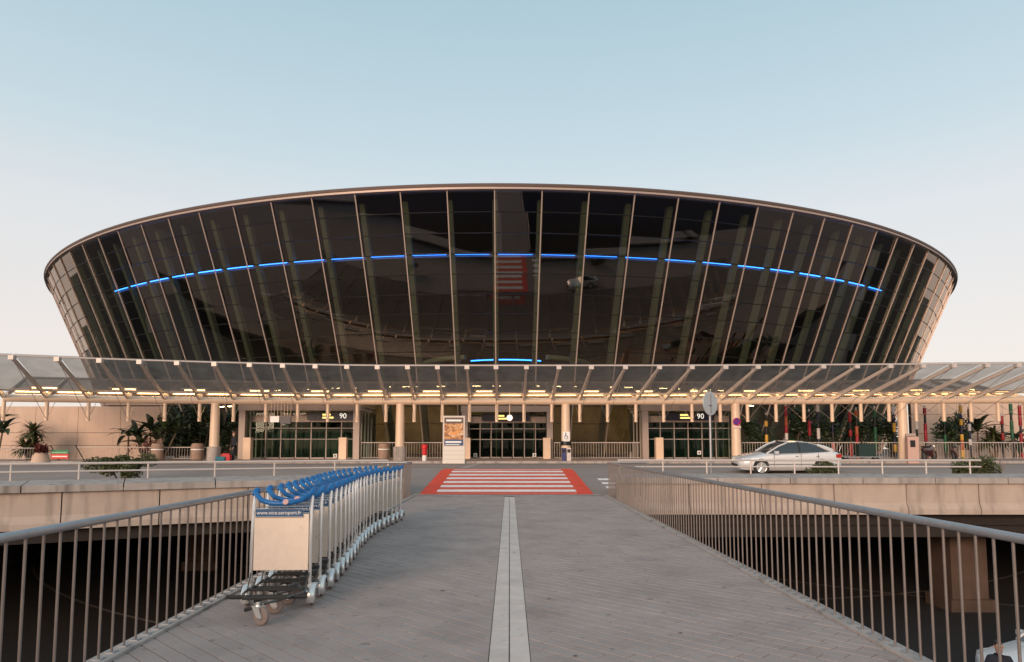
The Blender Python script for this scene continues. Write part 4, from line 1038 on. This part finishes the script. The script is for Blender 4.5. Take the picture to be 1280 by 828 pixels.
# coloured poles, block colours darkened for the shade under the canopy
C = dict(r=(.30, .010, .02), n=(.010, .014, .05), w=(.60, .55, .53), y=(.60, .33, .04), g=(.008, .09, .035), p=(.45, .18, .18), o=(.40, .09, .03), k=(.012, .012, .014), b=(.05, .12, .4))
poles = [(958, 'kykykk', 519, 'black pole banded with yellow blocks above the car bonnet'), (983, 'rorwrk', 508, 'red and orange banded pole behind the car roof'), (1012, 'krrkrr', 515, 'red banded pole rising behind the car roof'), (1023, 'wnkwnw', 507, 'navy and white banded pole behind the rear of the car'), (1041, 'kknkpp', 510, 'dark navy pole with a pink foot right of the car'), (1063, 'rkrkrr', 515, 'dark pole with a red block left of the orange pole'), (1071, 'okorko', 513, 'orange banded pole above the flat cart'), (1094, 'gkgggk', 511, 'green pole right of the flat cart'), (1118, 'wnyknyk', 509, 'black pole with two yellow blocks left of the fifth column'), (1146, 'kwkwpw', 512, 'white banded pole just right of the fifth column'), (1157, 'rkrrkr', 510, 'red banded pole left of the green pole top'), (1181, 'gkggk', 519, 'green pole standing in the dark shrub'), (1202, 'ynynyoy', 507, 'tall yellow and navy banded pole'), (1212, 'knwnwnk', 512, 'navy and white banded pole right of the yellow one'), (1253, 'rkrkk', 520, 'dark red pole topped with an orange red block'), (1265, 'gkggkk', 505, 'tall dark green pole left of the red pole'), (1276, 'rrkrkr', 507, 'tall red pole at the right edge')]
for j, (px, pat, py, lab) in enumerate(poles):
    Y = 46.6 + (j % 3) * .5; zt = az(py, Y) - PZ; r_ = .092
    t = thing('coloured_pole', lab, 'pole', (ax(px, Y), Y, PZ), 0, 'coloured art poles'); n = len(pat); z = 0; hs = [random.uniform(.7, 1.3) for _ in pat]; tot = sum(hs)
    for ch, hh in zip(reversed(pat), hs):
        hh = hh / tot * zt; rr = r_ * (1.15 if ch in 'ryowpg' else .82)
        MB().lathe([(rr * .9, z + .004), (rr, z + .03), (rr, z + hh - .03), (rr * .9, z + hh - .004)], 12).build('block', mat('pole_' + ch, C[ch], .5), t, True); z += hh
    MB().lathe([(.05, z - .004), (.07, z + .12), (.02, z + .2)], 8).build('finial', M_wrail, t)

# ================================================================== PLANTS
M_leaf = mat('leaf_dark', (.035, .055, .022), .5, var=.35, vscale=3, rnd=.5); M_leaf2 = mat('leaf_olive', (.075, .085, .03), .55, var=.3, vscale=3, rnd=.45)
M_leaf3 = mat('leaf_red', (.13, .035, .03), .6, rnd=.4); M_trunk = mat('bark', (.14, .10, .07), .9, var=.3, vscale=10); M_twig = mat('twig_grey', (.25, .18, .17), .9)
def blade(mb, base, az_, lean, L, w, droop, seg=6, fold=.25):
    b = Vector(base); d = Vector((math.cos(az_), math.sin(az_), 0)); s = Vector((-d.y, d.x, 0)); pts = []
    p = b.copy(); el = lean
    for i in range(seg + 1):
        t = i / seg; ww = w * (math.sin(math.pi * min(1, .12 + .88 * t)) ** .7 if t < 1 else .02)
        pts.append((p + s * ww + Vector((0, 0, fold * ww)), p.copy(), p - s * ww + Vector((0, 0, fold * ww))))
        p = p + (d * math.cos(el) + Vector((0, 0, math.sin(el)))) * (L / seg); el -= droop / seg
    q = random.random()
    for (a, m, c), (a2, m2, c2) in zip(pts, pts[1:]):
        mb.poly([a, m, m2, a2], q); mb.poly([m, c, c2, m2], q)
def rosette(name, label, loc, heads, L, w, nl, m, trunk_r=.06, droop=1.2):
    t = thing(name, label, 'plant', loc)
    for (hx_, hy_, hz_) in heads:
        MB().tube([(hx_ * .3, hy_ * .3, 0), (hx_ * .7, hy_ * .7, hz_ * .6), (hx_, hy_, hz_)], [trunk_r * 1.3, trunk_r, trunk_r * .9], 7).build('trunk', M_trunk, t, True)
        mb = MB()
        for i in range(nl): blade(mb, (hx_, hy_, hz_ - random.random() * .12), random.uniform(0, 6.28), random.uniform(-.3, 1.35), L * random.uniform(.7, 1.1), w, droop * random.uniform(.5, 1.3))
        mb.build('crown', m, t)
    return t
def fronds(name, label, loc, stems, m, nl, L, w, lean=(.5, 1.3), droop=1.3):
    t = thing(name, label, 'plant', loc)
    for (sx_, sy_, h_) in stems:
        MB().tube([(sx_ * .5, sy_ * .5, 0), (sx_, sy_, h_)], [.07, .05], 7).build('stem', M_trunk, t, True)
        for i in range(nl):
            mb = MB(); blade(mb, (sx_, sy_, h_), 6.283 * (i + random.uniform(-.3, .3)) / nl, random.uniform(*lean), L * random.uniform(.75, 1.15), w, droop * random.uniform(.6, 1.3), 8); mb.build('leaf', m, t)
    return t
def shrub(name, label, loc, size, n, m, leaf=.12, stems=6, cat='shrub'):
    t = thing(name, label, cat, loc); mb = MB(); rx, ry, rz_ = size
    cl = [(random.gauss(0, .4) * rx, random.gauss(0, .4) * ry, random.uniform(.25, .95) * rz_ * 1.0, random.uniform(.22, .42)) for _ in range(14)]
    for _ in range(n):
        c_ = random.choice(cl); d = Vector((random.gauss(0, 1), random.gauss(0, 1), random.gauss(0, 1))).normalized() * c_[3] * random.random() ** .4
        p = Vector((c_[0] + d.x * rx, c_[1] + d.y * ry, max(.03, c_[2] + d.z * rz_ * .8)))
        u = Vector((random.gauss(0, 1), random.gauss(0, 1), random.gauss(0, .6))).normalized(); v = u.orthogonal().normalized(); s_ = leaf * random.uniform(.5, 1.2)
        v = (v + Vector((random.gauss(0, .5), random.gauss(0, .5), random.gauss(0, .5)))).normalized()
        mb.poly([p - u * s_, p + v * s_ * .45, p + u * s_, p - v * s_ * .45])
    mb.build('foliage', m, t)
    for i in range(stems):
        c_ = random.choice(cl); MB().tube([(c_[0] * .2, c_[1] * .2, 0), (c_[0] * .6, c_[1] * .6, c_[2] * .5), (c_[0], c_[1], c_[2])], [.04, .028, .012], 6).build('branch', M_trunk, t)
    return t
Y = 44.8
rosette('yucca', 'spiky yucca with two leaf heads against the left wall', (ax(37, Y), Y, PZ), [(.25, 0, az(541, Y) - PZ), (-.35, .2, az(561, Y) - PZ), (.1, .3, .9)], 1.1, .05, 140, M_leaf2)
t = thing('planter', 'tall tapered beige planter with a blurred red tuft left of the notice board', 'planter', (ax(53, 38.6), 38.6, LV + .004))
MB().lathe([(.50, 0), (.44, .3), (.30, az(566, 38.6) - LV), (.26, az(566, 38.6) - LV - .04)], 16).build('pot', M_wall, t, True)
mb = MB()
for i in range(240): blade(mb, (random.gauss(0, .1), random.gauss(0, .1), az(567, 38.6) - LV), random.uniform(0, 6.28), random.uniform(.3, 1.5), random.uniform(.3, .75), .035, 1.0, 4)
mb.build('tuft', M_leaf3, t)
fronds('banana_plant', 'banana plant whose dark leaves enter at the left edge', (ax(-6, 44), 44, PZ), [(0, 0, 2.2), (.3, .2, 1.7)], M_leaf, 8, 1.7, .2)
fronds('banana_plant', 'small banana plant with long arching leaves left of the bins', (ax(161, 44.6), 44.6, PZ), [(0, 0, 1.5)], M_leaf, 8, 1.7, .16, (.1, .9))
fronds('bird_of_paradise', 'broad clump of dark paddle leaves behind the left bins', (ax(190, 45), 45, PZ), [(-1.0, 0, 1.5), (-.2, .2, 1.9), (.9, 0, 1.8), (.4, -.2, 1.3), (1.5, .1, 1.7), (-.6, -.2, 1.0)], M_leaf, 10, 1.5, .17, (.4, 1.4), 1.1)
shrub('pink_shrub', 'thin pinkish flowering shrub in front of the left clump', (ax(178, 43.2), 43.8, PZ), (1.0, .4, 1.2), 700, M_leaf3, .07)
for i, (px, Y, rx, rz_, lab) in enumerate(((222, 48.2, 1.7, 3.6, 'tall dark shrub at the right end of the left wall'), (250, 48.6, 1.8, 3.6, 'tall dark shrub behind the first column'), (284, 49.4, 1.3, 3.2, 'tall dark shrub between the first column and the portal'))):
    shrub('tall_shrub', lab, (ax(px, Y), Y, PZ), (rx, .9, rz_), 2600, M_leaf, .17)
for i, (px, Y, rx, rz_, lab) in enumerate(((945, 48.6, 1.2, 2.6, 'dark shrub between the fourth column and the yellow banded black pole'), (990, 48.9, 1.6, 3.3, 'dark shrub behind the red and orange pole'), (1030, 49, 1.6, 3.1, 'dark shrub behind the rear of the car'), (1075, 49, 1.6, 3.3, 'dark shrub behind the orange banded pole'), (1112, 49, 1.3, 3.0, 'dark shrub left of the fifth column'), (1188, 47.9, 1.3, 2.9, 'dark green shrub around the green pole'))):
    shrub('tall_shrub', lab, (ax(px, Y), Y, PZ), (rx, .8, rz_), 2000, M_leaf, .16)
fronds('banana_plant', 'ragged banana plant right of the navy and white pole', (ax(1222, 48.4), 48.4, PZ), [(0, 0, 1.9), (-.7, .2, 1.5)], M_leaf, 9, 1.9, .2, (.2, 1.3))
rosette('cordyline', 'olive spiky cordyline left of the dark red pole', (ax(1242, 48.2), 48.2, PZ), [(0, 0, 1.7), (.4, .1, 1.2), (-.4, .1, 1.1)], 1.2, .06, 60, M_leaf2)
fronds('banana_plant', 'dark leaved banana plant between the green and red poles', (ax(1268, 48.6), 48.6, PZ), [(0, 0, 1.5), (.6, .2, 1.0)], M_leaf, 8, 1.8, .2, (.0, .9))
shrub('low_hedge', 'clipped low bush behind the left guard rail', (ax(155, 25.5), 25.5, road_z(25.5)), (1.15, .5, .95), 7000, M_leaf2, .06)
shrub('low_hedge', 'low bush in front of the rear wheel of the silver car', (ax(1028, 26), 26, road_z(26)), (.75, .4, .72), 4500, M_leaf2, .05)
shrub('low_hedge', 'low yellow green bush at the right end of the guard rail', (ax(1212, 25.6), 25.6, road_z(25.6)), (1.05, .5, .9), 6000, M_leaf2, .06)
t = thing('bare_shrub', 'leafless twiggy shrub right of the guard rail end', 'shrub', (ax(1243, 25.6), 25.6, road_z(25.6)))
for i in range(16):
    a = random.uniform(0, 6.28); MB().tube([(0, 0, 0), (.15 * math.cos(a), .15 * math.sin(a), .4), (random.uniform(.2, .5) * math.cos(a), .3 * math.sin(a), random.uniform(.7, 1.15))], [.014, .01, .004], 5).build('twig', M_twig, t)

# ---- fallen leaves on the footbridge
for px, py, lab in ((686, 749, 'small dark dry leaf on the paving right of the pale strip'), (719, 821, 'dark dry leaf near the bottom edge right of the pale strip'), (642, 691, 'tiny dark speck of leaf on the pale strip'), (553, 739, 'small dry leaf left of the pale strip'), (850, 792, 'small dry leaf on the paving to the right'), (905, 735, 'tiny dry leaf near the right railing')):
    d = ray(px, py); q_ = EYE / -d.z; c = Vector((d.x * q_, d.y * q_, .004)); a = random.uniform(0, 6.28); u = Vector((math.cos(a), math.sin(a), 0)) * .035; v = Vector((-u.y, u.x, 0)) * .45
    MB().add([c - u, c + v + Vector((0, 0, .006)), c + u + Vector((0, 0, .01)), c - v + Vector((0, 0, .004)), c + Vector((0, 0, .002))], [(0, 4, 1), (1, 4, 2), (2, 4, 3), (3, 4, 0)]).build('fallen_leaf', mat('dry_leaf', (.07, .045, .03), .8), label=lab, cat='leaf')
